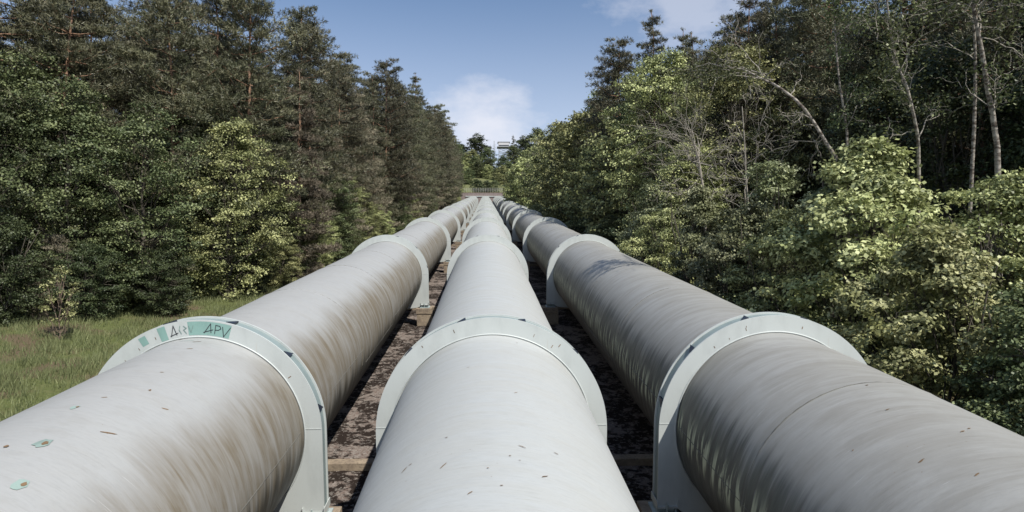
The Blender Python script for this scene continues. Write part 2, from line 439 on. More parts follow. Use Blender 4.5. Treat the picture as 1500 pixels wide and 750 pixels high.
me = mesh_np('terrain', V, Q, [M['soil'], M['meadow']], smooth=True, mi=(cs > 306).astype(int))
tag(link('terrain', me), kind='structure')
# bed of the trench: one thick stained slab with a slightly uneven top
bx = np.linspace(-8.6, 8.5, 60); bs = np.linspace(-12, 305.6, 500)
X, S = np.meshgrid(bx, bs)
H = HG + 0.02 * np.sin(X * 2.1) * np.sin(S * 1.3) + 0.012 * rng.standard_normal(X.shape)
V = np.stack([X, S, H], -1).reshape(-1, 3); nx, ns = len(bx), len(bs)
I = (np.arange(ns - 1)[:, None] * nx + np.arange(nx - 1)[None, :]).ravel()
o = link('pipe_bed_ground', mesh_np('pipe_bed_ground', V, np.stack([I, I + 1, I + nx + 1, I + nx], -1), M['bed'], True), rot=(BETA, 0, 0))
tag(o, kind='structure')

# ------------------------------------------------------------------ pipes
SP = 2.9 * R
Z1, DZ, NR = 0.00686 * FPX * R, 0.01283 * FPX * R, 13
RING_S = [Z1 + DZ * i for i in range(-1, NR)]
RF = 1.18
def shell_mesh(mat, s0, s1, seams, joints, seed):
    r_ = np.random.default_rng(seed)
    prof = [(s0, R)]
    for s in sorted(seams): prof += [(s - .2, R), (s - .1, R), (s - .05, R), (s + .05, R), (s + .1, R), (s + .2, R), (s - .03, R), (s - .012, R + .005), (s + .012, R + .005), (s + .03, R)]
    prof.append((s1, R))
    prof.sort()
    extra = [(s, R) for s in np.arange(s0 + 1, s1 - 1, 2.0)]
    prof = sorted(prof + extra)
    n = 192
    th = np.linspace(-math.pi, math.pi, n + 1)
    vs = []; uv = []
    for s, r in prof:
        ripple = r + 0.0035 * np.sin(3 * th + s * .7) + 0.002 * np.sin(5 * th - s * 1.3)
        vs.append(np.stack([ripple * np.sin(th), np.full(n + 1, s), ripple * np.cos(th)], -1))
    V = np.concatenate(vs); k = n + 1
    I = (np.arange(len(prof) - 1)[:, None] * k + np.arange(n)[None, :]).ravel()
    Q = np.stack([I, I + k, I + k + 1, I + 1], -1)
    me = mesh_np('shell', V, Q, mat, True)
    ul = me.uv_layers.new(name='UVMap')
    U = np.tile(th / (math.pi / 2), len(prof)) + 3 * 0; SV = np.repeat([p[0] for p in prof], k)
    uvs = np.stack([U[Q.ravel()], SV[Q.ravel()]], -1)
    ul.data.foreach_set('uv', uvs.astype(np.float32).ravel())
    return me

def ring_meshes():
    right = []
    for a in np.linspace(0, 90, 40): right.append((RF * math.sin(math.radians(a)), RF * math.cos(math.radians(a))))
    for y in np.linspace(-0.06, -0.83, 12): right.append((RF, y))
    for x in np.linspace(1.16, 0.97, 6): right.append((x, -0.83))
    for tq in np.linspace(0.1, 1, 10):
        a = tq * math.pi / 2
        right.append((0.97 - 0.20 * (1 - math.cos(a)) * 1.0, -0.83 - 0.10 * math.sin(a)))
    a0 = math.atan2(0.77, -0.93)
    r0 = math.hypot(0.77, 0.93)
    for tq in np.linspace(0.05, 1, 22):
        a = a0 + (math.pi - a0) * tq; r = r0 + (1.11 - r0) * min(1, tq * 5)
        right.append((r * math.sin(a), r * math.cos(a)))
    outer = right + [(-x, y) for x, y in right[-2:0:-1]]
    outer = [(x * R, y * R) for x, y in outer]
    n = len(outer)
    inner = []
    for x, y in outer:
        d = math.hypot(x, y); inner.append((x / d * R * 0.992, y / d * R * 0.992))
    mb = MB()
    def plate(s0, s1, k):
        oo = []
        for (x, y), (ix, iy) in zip(outer, inner):
            d = math.hypot(x, y) - k; e = math.hypot(x, y); oo.append((x / e * d, y / e * d))
        vs = [(x, s0, y) for x, y in oo] + [(x, s0, y) for x, y in inner] + [(x, s1, y) for x, y in oo] + [(x, s1, y) for x, y in inner]
        fs = []
        for i in range(n):
            j = (i + 1) % n
            fs += [(i, j, n + j, n + i), (2 * n + j, 2 * n + i, 3 * n + i, 3 * n + j), (i, 2 * n + i, 2 * n + j, j)]
        mb.add(vs, fs)
    plate(-0.19, -0.155, 0.0)
    plate(0.155, 0.19, 0.0)
    # weld beads on the plates
    for sx in (-1, 1):
        mb.box(min(sx * 1.01 * R, sx * 1.175 * R), max(sx * 1.01 * R, sx * 1.175 * R), -0.196, -0.187, 0.05 * R, 0.05 * R + 0.018)
    n2 = 140
    bead = [(R * 1.012 * math.sin(2 * math.pi * i / n2), -0.197, R * 1.012 * math.cos(2 * math.pi * i / n2)) for i in range(n2 + 1)]
    mb.tube(bead, [0.014] * (n2 + 1), 6, False)
    front = mb.mesh('support_ring', M['ring'])
    mb = MB()
    def band(k, s0, s1):
        oo = []
        for (x, y) in outer:
            e = math.hypot(x, y); d = e - k; oo.append((x / e * d, y / e * d))
        vs = [(x, s0, y) for x, y in oo] + [(x, s1, y) for x, y in oo]
        mb.add(vs, [(i, n + i, n + (i + 1) % n, (i + 1) % n) for i in range(n)])
    band(0.035, -0.156, 0.156)
    rim = mb.mesh('rim_band', M['rim'])
    mb = MB()   # triangular stiffener, built at the crown
    w = 0.018
    z0, z1 = RF * R - .045, RF * R + .012
    fp = [(-.08, -.150), (.07, -.150), (.07, .10)]
    mb.add([(x, y, z0) for x, y in fp] + [(x, y, z1) for x, y in fp], [(0, 2, 1), (3, 4, 5), (0, 1, 4, 3), (1, 2, 5, 4), (2, 0, 3, 5)])
    gus = mb.mesh('stiffener', M['navy'])
    mb = MB()
    mb.box(-.20, .20, -.24, .24, -.035, 0.0)
    mb.box(-.215, -.20, -.24, .24, -.035, 0.11)
    mb.box(.20, .215, -.24, .24, -.035, 0.11)
    foot = mb.mesh('foot_plate', M['ring'])
    mb = MB()
    for sy in (-.12, .12): mb.tube([(-.15, sy, -.095), (.15, sy, -.095)], [.055, .055], 16)
    mb.box(-.19, -.155, -.2, .2, -.14, -.045); mb.box(.155, .19, -.2, .2, -.14, -.045)
    roll = mb.mesh('roller_bearing', M['steel'])
    mb = MB()
    for sy in (-.265,): mb.tube([(-.02, sy, -.2), (-.02, sy, .1)], [.016, .016], 8); mb.tube([(-.02, sy, .02), (-.02, sy, .05)], [.03, .03], 6)
    bolt = mb.mesh('anchor_bolt', M['steel'])
    return front, rim, gus, foot, roll, bolt
RM = ring_meshes()

def arc_strip(mb, xc_r, th0, th1, s0, s1, dr=0.004, n=6, jag=0.0, rr=None):
    """a patch lying on the pipe skin"""
    for i in range(n):
        a0, a1 = th0 + (th1 - th0) * i / n, th0 + (th1 - th0) * (i + 1) / n
        r = xc_r + dr
        j = [0] * 4
        if jag: j = [rr.uniform(-jag, jag) for _ in range(4)]
        mb.add([(r * math.sin(a0), s0 + j[0], r * math.cos(a0)), (r * math.sin(a1), s0 + j[1], r * math.cos(a1)),
                (r * math.sin(a1), s1 + j[2], r * math.cos(a1)), (r * math.sin(a0), s1 + j[3], r * math.cos(a0))], [(0, 1, 2, 3)])
def blob(mb, th, s, wth, ws, dr, rr, rot=0.0, n=12):
    r = R + dr; c = [(r * math.sin(th), s, r * math.cos(th))]
    for i in range(n):
        a = 2 * math.pi * i / n; q = 1 + rr.uniform(-.3, .3)
        du, dv = wth * q * math.cos(a), ws * q * math.sin(a)
        du, dv = du * math.cos(rot) - dv * math.sin(rot), du * math.sin(rot) + dv * math.cos(rot)
        t_ = th + du / R; c.append((r * math.sin(t_), s + dv, r * math.cos(t_)))
    mb.add(c, [(0, 1 + i, 1 + (i + 1) % n) for i in range(n)])

SIDE = {-1: 'left', 0: 'middle', 1: 'right'}
plabel = {-1: 'huge steel pipe on the left with brown rain streaks down its flank',
          0: 'huge pale white steel pipe running up the middle',
          1: 'huge grimy grey steel pipe on the right with mossy shaded flank'}
for side in (-1, 0, 1):
    root = link('penstock_pipe', None, loc=W(side * SP, 0, 0), rot=(BETA, 0, 0))
    root.empty_display_size = 1
    tag(root, plabel[side], 'pipeline', 'three parallel pipes climbing the slope')
    seams = []
    for i in range(-1, NR):
        s = Z1 + DZ * i
        seams += [s + 5.9, s + 11.8, s + 17.6] if side != 0 else [s + 11.7]
    seams = [s for s in seams if -5 < s < 300]
    seams = [s for s in seams if s > 12.6] + ([9.0] if side == 1 else [])
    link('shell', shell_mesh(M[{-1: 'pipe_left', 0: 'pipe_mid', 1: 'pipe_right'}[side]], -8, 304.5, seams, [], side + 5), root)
    # raised dirty weld beads round the pipe
    for sm in (seams if side != 0 else []):
        if sm > 110: continue
        mb = MB(); nn = 120; k0, k1 = (-1.75, 1.75)
        mb.tube([(R * math.sin(k0 + (k1 - k0) * q / nn), sm, R * math.cos(k0 + (k1 - k0) * q / nn)) for q in range(nn + 1)], [.011 + .003 * math.sin(q * 1.7) for q in range(nn + 1)], 6, True)
        link('weld_bead', mb.mesh('weld_bead', M['seam'], True), root)
    # longitudinal weld seams low on the flanks
    for sg in (-1, 1):
        for i in range(-1, 6):
            s0 = Z1 + DZ * i + 0.4
            for j, (a, b) in enumerate(((0.0, 5.7), (6.1, 11.6), (12.0, 17.4), (17.8, DZ - .8))):
                th = math.radians(86 + (j * 37 % 22)) * sg; mb = MB()
                mb.tube([(R * math.sin(th), s0 + a, R * math.cos(th)), (R * math.sin(th), min(s0 + b, 304), R * math.cos(th))], [.007, .007], 5)
                link('weld_seam', mb.mesh('weld_seam', M['seam']), root)
    for i in range(NR):
        s = Z1 + DZ * i
        if s > 303: break
        rg = link('support_ring', RM[0], root, (0, s, 0))
        if side == -1 and i == 0: rg['label'] = 'support ring with teal patches and scrawled black writing'
        link('rim_band', RM[1], rg)
        if i < 4:
            for a in (-77, -46, -15, 15, 46, 77):
                link('stiffener', RM[2], rg, rot=(0, math.radians(a), 0))
        if i < 8:
            for sx in (-1, 1):
                link('foot_plate', RM[3], rg, (sx * 1.075 * R, 0, -0.83 * R))
                link('roller_bearing', RM[4], rg, (sx * 1.075 * R, 0, -0.83 * R))
                if i < 4: link('anchor_bolt', RM[5], rg, (sx * 1.075 * R, 0, -0.83 * R))
    # expansion sleeve with a dark gap
    if side == 1:
        mb = MB()
        n = 96; prof = [(213.0, R + .01), (213.0, R + .10), (213.9, R + .10), (213.9, R + .01)]
        vs = [(r * math.sin(2 * math.pi * k / n), s, r * math.cos(2 * math.pi * k / n)) for s, r in prof for k in range(n)]
        mb.add(vs, [(i * n + k, (i + 1) * n + k, (i + 1) * n + (k + 1) % n, i * n + (k + 1) % n) for i in range(3) for k in range(n)])
        tagp = link('expansion_sleeve', mb.mesh('expansion_sleeve', M['navy'], True), root)

    rr = random.Random(30 + side)
    # chips and rust
    class Each:
        def __init__(self, nm, m): self.nm, self.m = nm, m
        def add(self, vs, fs):
            q = MB(); q.add(vs, fs); link(self.nm, q.mesh(self.nm, self.m), root)
    teal, rust = Each('bare_primer_chip', M['bare']), Each('rust_mark', M['rust'])
    D = math.radians
    if side == -1:
        for s, th, k in ((7.27, 13.7, .8), (6.46, 23.6, .7), (7.07, 5.3, .5), (8.36, 4.4, .45), (9.33, 17.5, .5)):
            if k != .5: blob(teal, D(th), s, .085 * k, .15 * k, .005, rr)
            blob(rust, D(th) + .01, s + .01, .035 * k, .06 * k, .009, rr)
        blob(teal, D(-4), 12.1, .14, .012, .005, rr); 
        for s, th, L in ((7.9, 25, .11), (12.0, 3, .07), (11.5, 6, .06), (8.8, 8, .04), (10.1, 12, .03), (9.0, 30, .05), (12.3, -9, .05)):
            blob(rust, D(th), s, L, .012, .006, rr, .5)
        for q in range(6): blob(rust, D(rr.uniform(-25, 60)), rr.uniform(16, 45), rr.uniform(.02, .04), .008, .006, rr, rr.uniform(-1, 1))
    if side == 0:
        for s, th, L, ro in ((6.56, -17.2, .075, 1.0), (6.87, 8.5, .06, -.6), (7.35, -17.6, .02, 0), (7.0, -30, .03, 0), (6.2, 14, .05, .7), (5.9, 0.8, .02, 0), (6.6, 4, .015, 0),
                             (6.5, 7, .012, 0), (6.3, -3, .015, 0), (6.95, -32, .07, 1.0), (5.8, -8, .05, .8), (8.8, 9, .05, .9), (6.9, 20, .04, -.5), (10.2, -12, .03, .4), (11.9, 14, .03, 1.)):
            blob(rust, D(th), s, L * .8, .007, .006, rr, ro)
        for q in range(5): blob(rust, D(rr.uniform(-50, 50)), rr.uniform(5, 40), rr.uniform(.010, .022), .006, .006, rr, rr.uniform(-1.3, 1.3))
    if side == 1:
        for s, th, L in ((7.09, -4.4, .05), (7.16, -.5, .03), (6.75, -26.5, .06), (8.0, -14, .04), (8.9, -6, .03), (6.2, -20, .04)):
            blob(rust, D(th), s, L * .8, .010, .006, rr, .3)
        for q in range(5): blob(rust, D(rr.uniform(-50, 20)), rr.uniform(6, 40), rr.uniform(.015, .03), .007, .006, rr, rr.uniform(-1, 1))
    # rust drips on the first ring faces
    g = [c for c in root.children if c.name.startswith('support_ring')]
    g.sort(key=lambda c: c.location.y)
    mb = MB()
    def face_quad(mbx, th, r0, r1, w, y=-.1935):
        s_, c_ = math.sin(th), math.cos(th)
        pts = [(r0, -w / 2), (r1, -w / 2), (r1, w / 2), (r0, w / 2)]
        mbx.add([(r * s_ + q * c_, y, r * c_ - q * s_) for r, q in pts], [(0, 1, 2, 3)])
    for q in range(5):
        mb = MB(); th = D(rr.uniform(-60, 60)); r0 = R * rr.uniform(1.03, 1.12)
        face_quad(mb, th, r0, r0 + rr.uniform(.03, .07), rr.uniform(.008, .016)); link('rust_drip', mb.mesh('rust_drip', M['rust']), g[0])
    if side == -1:
        mb = MB()
        def sector(a0, a1, r0, r1, y=-.1925, n=14):
            for i in range(n):
                p, q = D(a0 + (a1 - a0) * i / n), D(a0 + (a1 - a0) * (i + 1) / n)
                mb.add([(r0 * math.sin(p), y, r0 * math.cos(p)), (r1 * math.sin(p), y, r1 * math.cos(p)), (r1 * math.sin(q), y, r1 * math.cos(q)), (r0 * math.sin(q), y, r0 * math.cos(q))], [(0, 1, 2, 3)])
        for a_ in ((-30.5, -26.8, R * 1.06, R * 1.15), (-20.2, -16.2, R * 1.025, R * 1.165), (-5.0, 16.5, R * 1.03, R * 1.165)):
            mb = MB(); sector(*a_); link('teal_patch', mb.mesh('teal_patch', M['teal']), g[0])
        mb = MB()
        def stroke(pl, a_mid, sc):
            for p0, p1 in zip(pl, pl[1:]):
                P = []
                for (u, v) in (p0, p1):
                    th = D(a_mid) + u * sc / (R * 1.1); r = R * 1.095 + v * sc
                    P.append(Vector((r * math.sin(th), -.197, r * math.cos(th))))
                d = (P[1] - P[0]); nrm = Vector((d.z, 0, -d.x)).normalized() * .0065
                e = d.normalized() * .006
                mb.add([P[0] - e - nrm, P[0] - e + nrm, P[1] + e + nrm, P[1] + e - nrm], [(0, 1, 2, 3)])
        # two tags: a 4 with faint loops, then the same hand again, fuller
        stroke([(-.5, -.45), (-.1, .5), (.05, -.4)], -11.5, .2); stroke([(-.55, -.4), (.2, -.25)], -11.5, .2)
        link('scrawled_tag', mb.mesh('scrawled_tag', M['black']), g[0]); mb = MB()
        stroke([(.45, .4), (.3, 0), (.45, -.4)], -11, .18); stroke([(.8, .35), (1.05, .1), (.75, -.05), (1.0, -.45)], -11, .18)
        stroke([(1.3, .3), (1.5, -.35), (1.75, .3)], -11, .18)
        link('faded_tag', mb.mesh('faded_tag', M['faded']), g[0]); mb = MB()
        stroke([(-.9, -.4), (-.35, .5), (-.25, -.35)], 8.2, .2); stroke([(-.95, -.35), (-.1, -.05)], 8.2, .2)
        stroke([(.1, -.4), (.12, .42), (.5, .38), (.62, .15), (.4, -.02), (.12, -.05)], 8.2, .2)
        stroke([(.75, .35), (1.0, -.55), (1.45, .45)], 8.2, .2)
        link('scrawled_tag', mb.mesh('scrawled_tag', M['black']), g[0])

# ------------------------------------------------------------------ pedestals and sills
mb = MB(); mb.box(-.42, .42, -.42, .42, -1.2, -.30); ped_low = mb.mesh('base_block', M['concrete'], bevel=.02)
mb = MB(); mb.box(-.46, .40, -.45, .45, -.297, 0); ped_cap = mb.mesh('cap_block', M['concrete'], bevel=.02)
mb = MB(); mb.box(-.26, .26, -.30, .30, 0.003, .04); ped_pl = mb.mesh('bearing_plate', M['steel'])
for side in (-1, 0, 1):
    for sx in (-1, 1):
        for i in range(NR):
            s = Z1 + DZ * i
            if s > 303: continue
            r = link('concrete_pedestal', None, loc=W(side * SP + sx * 1.075 * R, s, -0.83 * R - .19), rot=(BETA, 0, 0))
            tag(r, 'concrete pedestal under the %s foot of the %s pipe\'s %s ring from the front' % ('left' if sx < 0 else 'right', SIDE[side], ORD[i]), 'pedestal', 'concrete pedestals carrying the pipe rings')
            link('base_block', ped_low, r); link('cap_block', ped_cap, r)
            if i < 8: link('bearing_plate', ped_pl, r)
mb = MB(); mb.box(-8.3, 8.3, -.16, .16, -.25, .20); sill = mb.mesh('cross_sill', M['concrete'], bevel=.025)
for i in range(NR):
    s = 17.0 + DZ * i
    if s > 300: continue
    r = link('concrete_sill', sill, loc=W(0, s, HG), rot=(BETA, 0, 0))
    tag(r, 'low concrete sill crossing the bed just beyond the %s row of pipe rings' % ORD[i], 'concrete beam', 'concrete sills across the bed')

# ------------------------------------------------------------------ end wall, railing
def wallmat():
    t = NT('brown_brick_wall'); p = t.coord()
    b = t.new('ShaderNodeTexBrick'); t.l.new(t.mapping(p, (1, 1, 1)), b.inputs['Vector'])
    b.inputs['Scale'].default_value = 1.6
    b.inputs['Color1'].default_value = (.11, .075, .072, 1); b.inputs['Color2'].default_value = (.16, .11, .105, 1)
    b.inputs['Mortar'].default_value = (.24, .20, .19, 1)
    n = t.noise(p, 1.5, 5)
    return t.done(t.mix(t.rng(n, .4, .7, 0, .5), b.outputs[0], (.12, .09, .085)), .95, .2)
wallm = wallmat()
wr = link('retaining_wall', None, loc=W(0, 305, 0), rot=(BETA, 0, 0))
tag(wr, 'brown retaining wall across the top end of the pipes', 'wall')
mb = MB(); mb.box(-11.5, 11.5, 0, .8, HG - .5, 3.6); link('wall_face', mb.mesh('wall_face', wallm), wr)
mb = MB(); mb.box(-9.3, 9.3, -.25, -.003, 1.75, 2.15)
link('ledge', mb.mesh('ledge', M['ring']), wr)
mb = MB(); mb.box(-11.7, 11.7, -.08, .88, 3.603, 3.75); link('coping', mb.mesh('coping', M['concrete']), wr)
railm = paint('pale_rail_paint', (.38, .38, .36))
rl = link('railing', None, loc=W(0, 305.4, 3.75), rot=(BETA, 0, 0))
tag(rl, 'thin metal railing standing on the brown wall at the pipes\' end', 'railing')
for k in range(19):
    mb = MB() if k == 0 else mb
    if k == 0:
        mb.box(-.045, .045, -.04, .04, 0, 1.9); post = mb.mesh('post', railm)
    link('post', post, rl, (-9.9 + k * 1.1, 0, 0))
mb = MB(); mb.box(-10, 10, -.04, .04, 1.9, 1.98); toprail = mb.mesh('rail', railm)
for z in (0, -.6, -1.2): link('rail', toprail, rl, (0, 0, z))

# white cabin on a lattice tower behind the trees on the hill
tm = paint('white_cladding', (.46, .46, .47), .03); gm = paint('grey_steelwork', (.30, .32, .33))
glass = NT('dark_glass').done((.03, .035, .04), .1)
base = gpos(12.5, 450)
tw = link('lookout_tower', None, loc=base)
tag(tw, 'white boxy cabin on a steel lattice tower above the far trees', 'tower')
topz = W(0, 450, 0).z + 0
HT = W(12.5, 450, 34.2).z - base.z
mb = MB(); mb.box(-3.7, 3.7, -3, 3, HT, HT + 3.0); link('cabin', mb.mesh('cabin', tm, bevel=.05), tw)
mb = MB(); mb.box(-4.2, 4.2, -3.3, 3.3, HT + 3.03, HT + 3.2); link('roof', mb.mesh('roof', gm), tw)
mb = MB(); mb.box(-3.4, 3.4, -3.06, -3.01, HT + .3, HT + 1.0); link('window', mb.mesh('window', glass), tw)
mb = MB(); mb.box(-4.6, 4.6, -3.6, 3.6, HT - .35, HT - .02); link('deck', mb.mesh('deck', gm), tw)
for sx in (-1, 1):
    for sy in (-1, 1):
        mb = MB(); mb.tube([(sx * 3.4, sy * 2.6, -.5), (sx * 3.2, sy * 2.4, HT - .36)], [.2, .18], 8); link('leg', mb.mesh('leg', gm), tw)
mb = MB()
nb = 5
for k in range(nb):
    z0, z1 = HT * k / nb, HT * (k + 1) / nb - .4
    for sy in (-2.5, 2.5):
        mb.tube([(-3.3, sy, z0), (3.3, sy, z1)], [.09, .09], 6); mb.tube([(3.3, sy, z0), (-3.3, sy, z1)], [.09, .09], 6)
        mb.tube([(-3.3, sy, z1), (3.3, sy, z1)], [.09, .09], 6)
    for sx in (-3.3, 3.3):
        mb.tube([(sx, -2.5, z0), (sx, 2.5, z1)], [.09, .09], 6)
link('bracing', mb.mesh('bracing', gm), tw)
mb = MB(); mb.tube([(-6.5, 0, 0), (-6.5, 0, HT + 4.5)], [.3, .2], 8)
for k in range(10): mb.tube([(-7.6, 0, HT - 8 + k), (-5.4, 0, HT - 7 + k)], [.08, .08], 5)
link('antenna_mast', mb.mesh('antenna_mast', gm), tw)

# ------------------------------------------------------------------ foliage primitives
def unit(v): return v / np.maximum(np.linalg.norm(v, axis=-1, keepdims=True), 1e-9)
def leaves(cent, nrm, dirv, L, Wd, r):
    """folded rhombic leaves: one quad bent along its length"""
    n = len(cent); L = L * r.uniform(.65, 1.25, n)[:, None]; Wd = Wd * r.uniform(.7, 1.2, n)[:, None]
    side = unit(np.cross(nrm, dirv)); d = unit(dirv)
    up = unit(nrm) * (L * 0.16)
    a = cent; b = cent + d * L * .5 + side * Wd * .5 - up * .3
    c = cent + d * L - up; e = cent + d * L * .5 - side * Wd * .5 - up * .3
    V = np.stack([a, b, c, e], 1).reshape(-1, 3)
    Q = np.arange(4 * n).reshape(-1, 4)
    return V, Q

def tubes_np(paths, n=5):
    """list of (points Kx3, radii K) into one mesh"""
    VV, QQ, off = [], [], 0
    for pts, rad in paths:
        pts = np.asarray(pts, float); K = len(pts)
        d = unit(np.gradient(pts, axis=0)); a = unit(np.cross(d, np.array([.31, .9, .21]))); b = np.cross(d, a)
        t = np.linspace(0, 2 * math.pi, n, endpoint=False)
        ring = pts[:, None] + (a[:, None] * np.cos(t)[None, :, None] + b[:, None] * np.sin(t)[None, :, None]) * np.asarray(rad)[:, None, None]
        VV.append(ring.reshape(-1, 3))
        i = (np.arange(K - 1)[:, None] * n + np.arange(n)[None]).ravel(); j = (np.arange(K - 1)[:, None] * n + (np.arange(n)[None] + 1) % n).ravel()
        QQ.append(np.stack([i, j, j + n, i + n], -1) + off); off += K * n
    return np.concatenate(VV), np.concatenate(QQ)

def curve(p0, p1, sag, K, r, wob=0.04):
    t = np.linspace(0, 1, K)[:, None]; L = np.linalg.norm(p1 - p0)
    m = p0 * (1 - t) + p1 * t
    m[:, 2] += (sag * L * 4 * t * (1 - t))[:, 0]
    w = r.normal(0, wob * L, (K, 3)); w[0] = 0; w[-1] = 0
    return m + w

def broadleaf(seed, Ht, Wd, leaf=(.12, .09), nlobe=16, ncl=16, nleaf=24, clr=.34, low=.15, lobes_r=.34, trunk_r=.16, stems=1, flat=.75, mat='leaf_mid', bark='bark_grey', droop=.0, columnar=0):
    """real crown: lobes of twig clusters around limbs; returns (trunk mesh, crown mesh)"""
    r = np.random.default_rng(seed); paths = []
    lean = r.normal(0, .03, 2) * Ht
    def trunk_at(t, k=0): return np.array([lean[0] * t + k * .0, lean[1] * t, Ht * t])
    st = []
    for k in range(stems):
        a = r.uniform(0, 2 * math.pi); off = 0 if stems == 1 else Wd * .22
        top = np.array([math.cos(a) * off * 1.5 + lean[0], math.sin(a) * off * 1.5 + lean[1], Ht * r.uniform(.75, .93)])
        b0 = np.array([math.cos(a) * .12 * (stems > 1), math.sin(a) * .12 * (stems > 1), -.3])
        c = curve(b0, top, 0, 9, r, .015)
        rad = np.linspace(trunk_r / math.sqrt(stems), .02, 9); paths.append((c, rad)); st.append((c, rad))
    VV, QQ, TT, off = [], [], [], 0
    for q in range(nlobe):
        t = low + (1 - low) * ((q + .5 + r.uniform(-.4, .4)) / nlobe)
        prof = math.sin(math.pi * min(1, max(.06, (t - low * .6) / (1.06 - low * .6))) ** .8) ** .6
        if columnar: prof = max(.15, 1 - abs(t - .4) * 1.5)
        a = q * 2.4 + r.uniform(-.5, .5); rad = Wd * .5 * prof * r.uniform(.45, .95) * (1 if t < .85 else .5)
        lc = np.array([math.cos(a) * rad + lean[0] * t, math.sin(a) * rad + lean[1] * t, Ht * t * .97])
        c, cr_ = st[r.integers(stems)]
        k = int(np.clip((t * .72) * 8, 0, 7)); p0 = c[k]
        limb = curve(p0, lc, -.06, 6, r, .03); paths.append((limb, np.linspace(max(.015, cr_[k] * .5), .012, 6)))
        lr = Wd * lobes_r * r.uniform(.6, 1.2) * (.55 + .45 * prof)
        for m in range(ncl):
            v = unit(r.normal(0, 1, 3)) * lr * r.uniform(.25, 1) ** .5; v[2] *= flat
            cc = lc + v
            if cc[2] < .12 * Ht * (low > .1) + .1: cc[2] = abs(cc[2]) * .3 + .15
            if r.random() < .5:
                b = curve(limb[r.integers(2, 6)], cc, .04, 4, r, .04); paths.append((b, np.linspace(.014, .005, 4)))
            nl = int(nleaf * r.uniform(.6, 1.4)); out = unit(v + np.array([0, 0, .15 * lr])); nl = int(nl * 2.1)
            sp = r.normal(0, 1, (nl, 3)) * clr * .62 * np.array([1.15, 1.15, .42])
            sp -= np.outer(r.uniform(0, 1, nl) * droop, [0, 0, 1])
            cen = cc + sp
            nrm = unit(r.normal(0, .48, (nl, 3)) + out * .5 + np.array([0, 0, .7]))
            dv = unit(np.cross(nrm, r.normal(0, 1, (nl, 3)))); dv = unit(dv + np.array([0, 0, -.25]))
            v_, q_ = leaves(cen, nrm, dv, leaf[0], leaf[1], r)
            VV.append(v_); QQ.append(q_ + off); off += len(v_)
            TT.append(np.clip(r.normal(r.uniform(.05, .85), .2, nl), 0, 1))
    crown = mesh_np('crown', np.concatenate(VV), np.concatenate(QQ), M[mat], False, np.concatenate(TT))
    tv, tq = tubes_np(paths, 6)
    return mesh_np('trunk', tv, tq, M[bark], True), crown

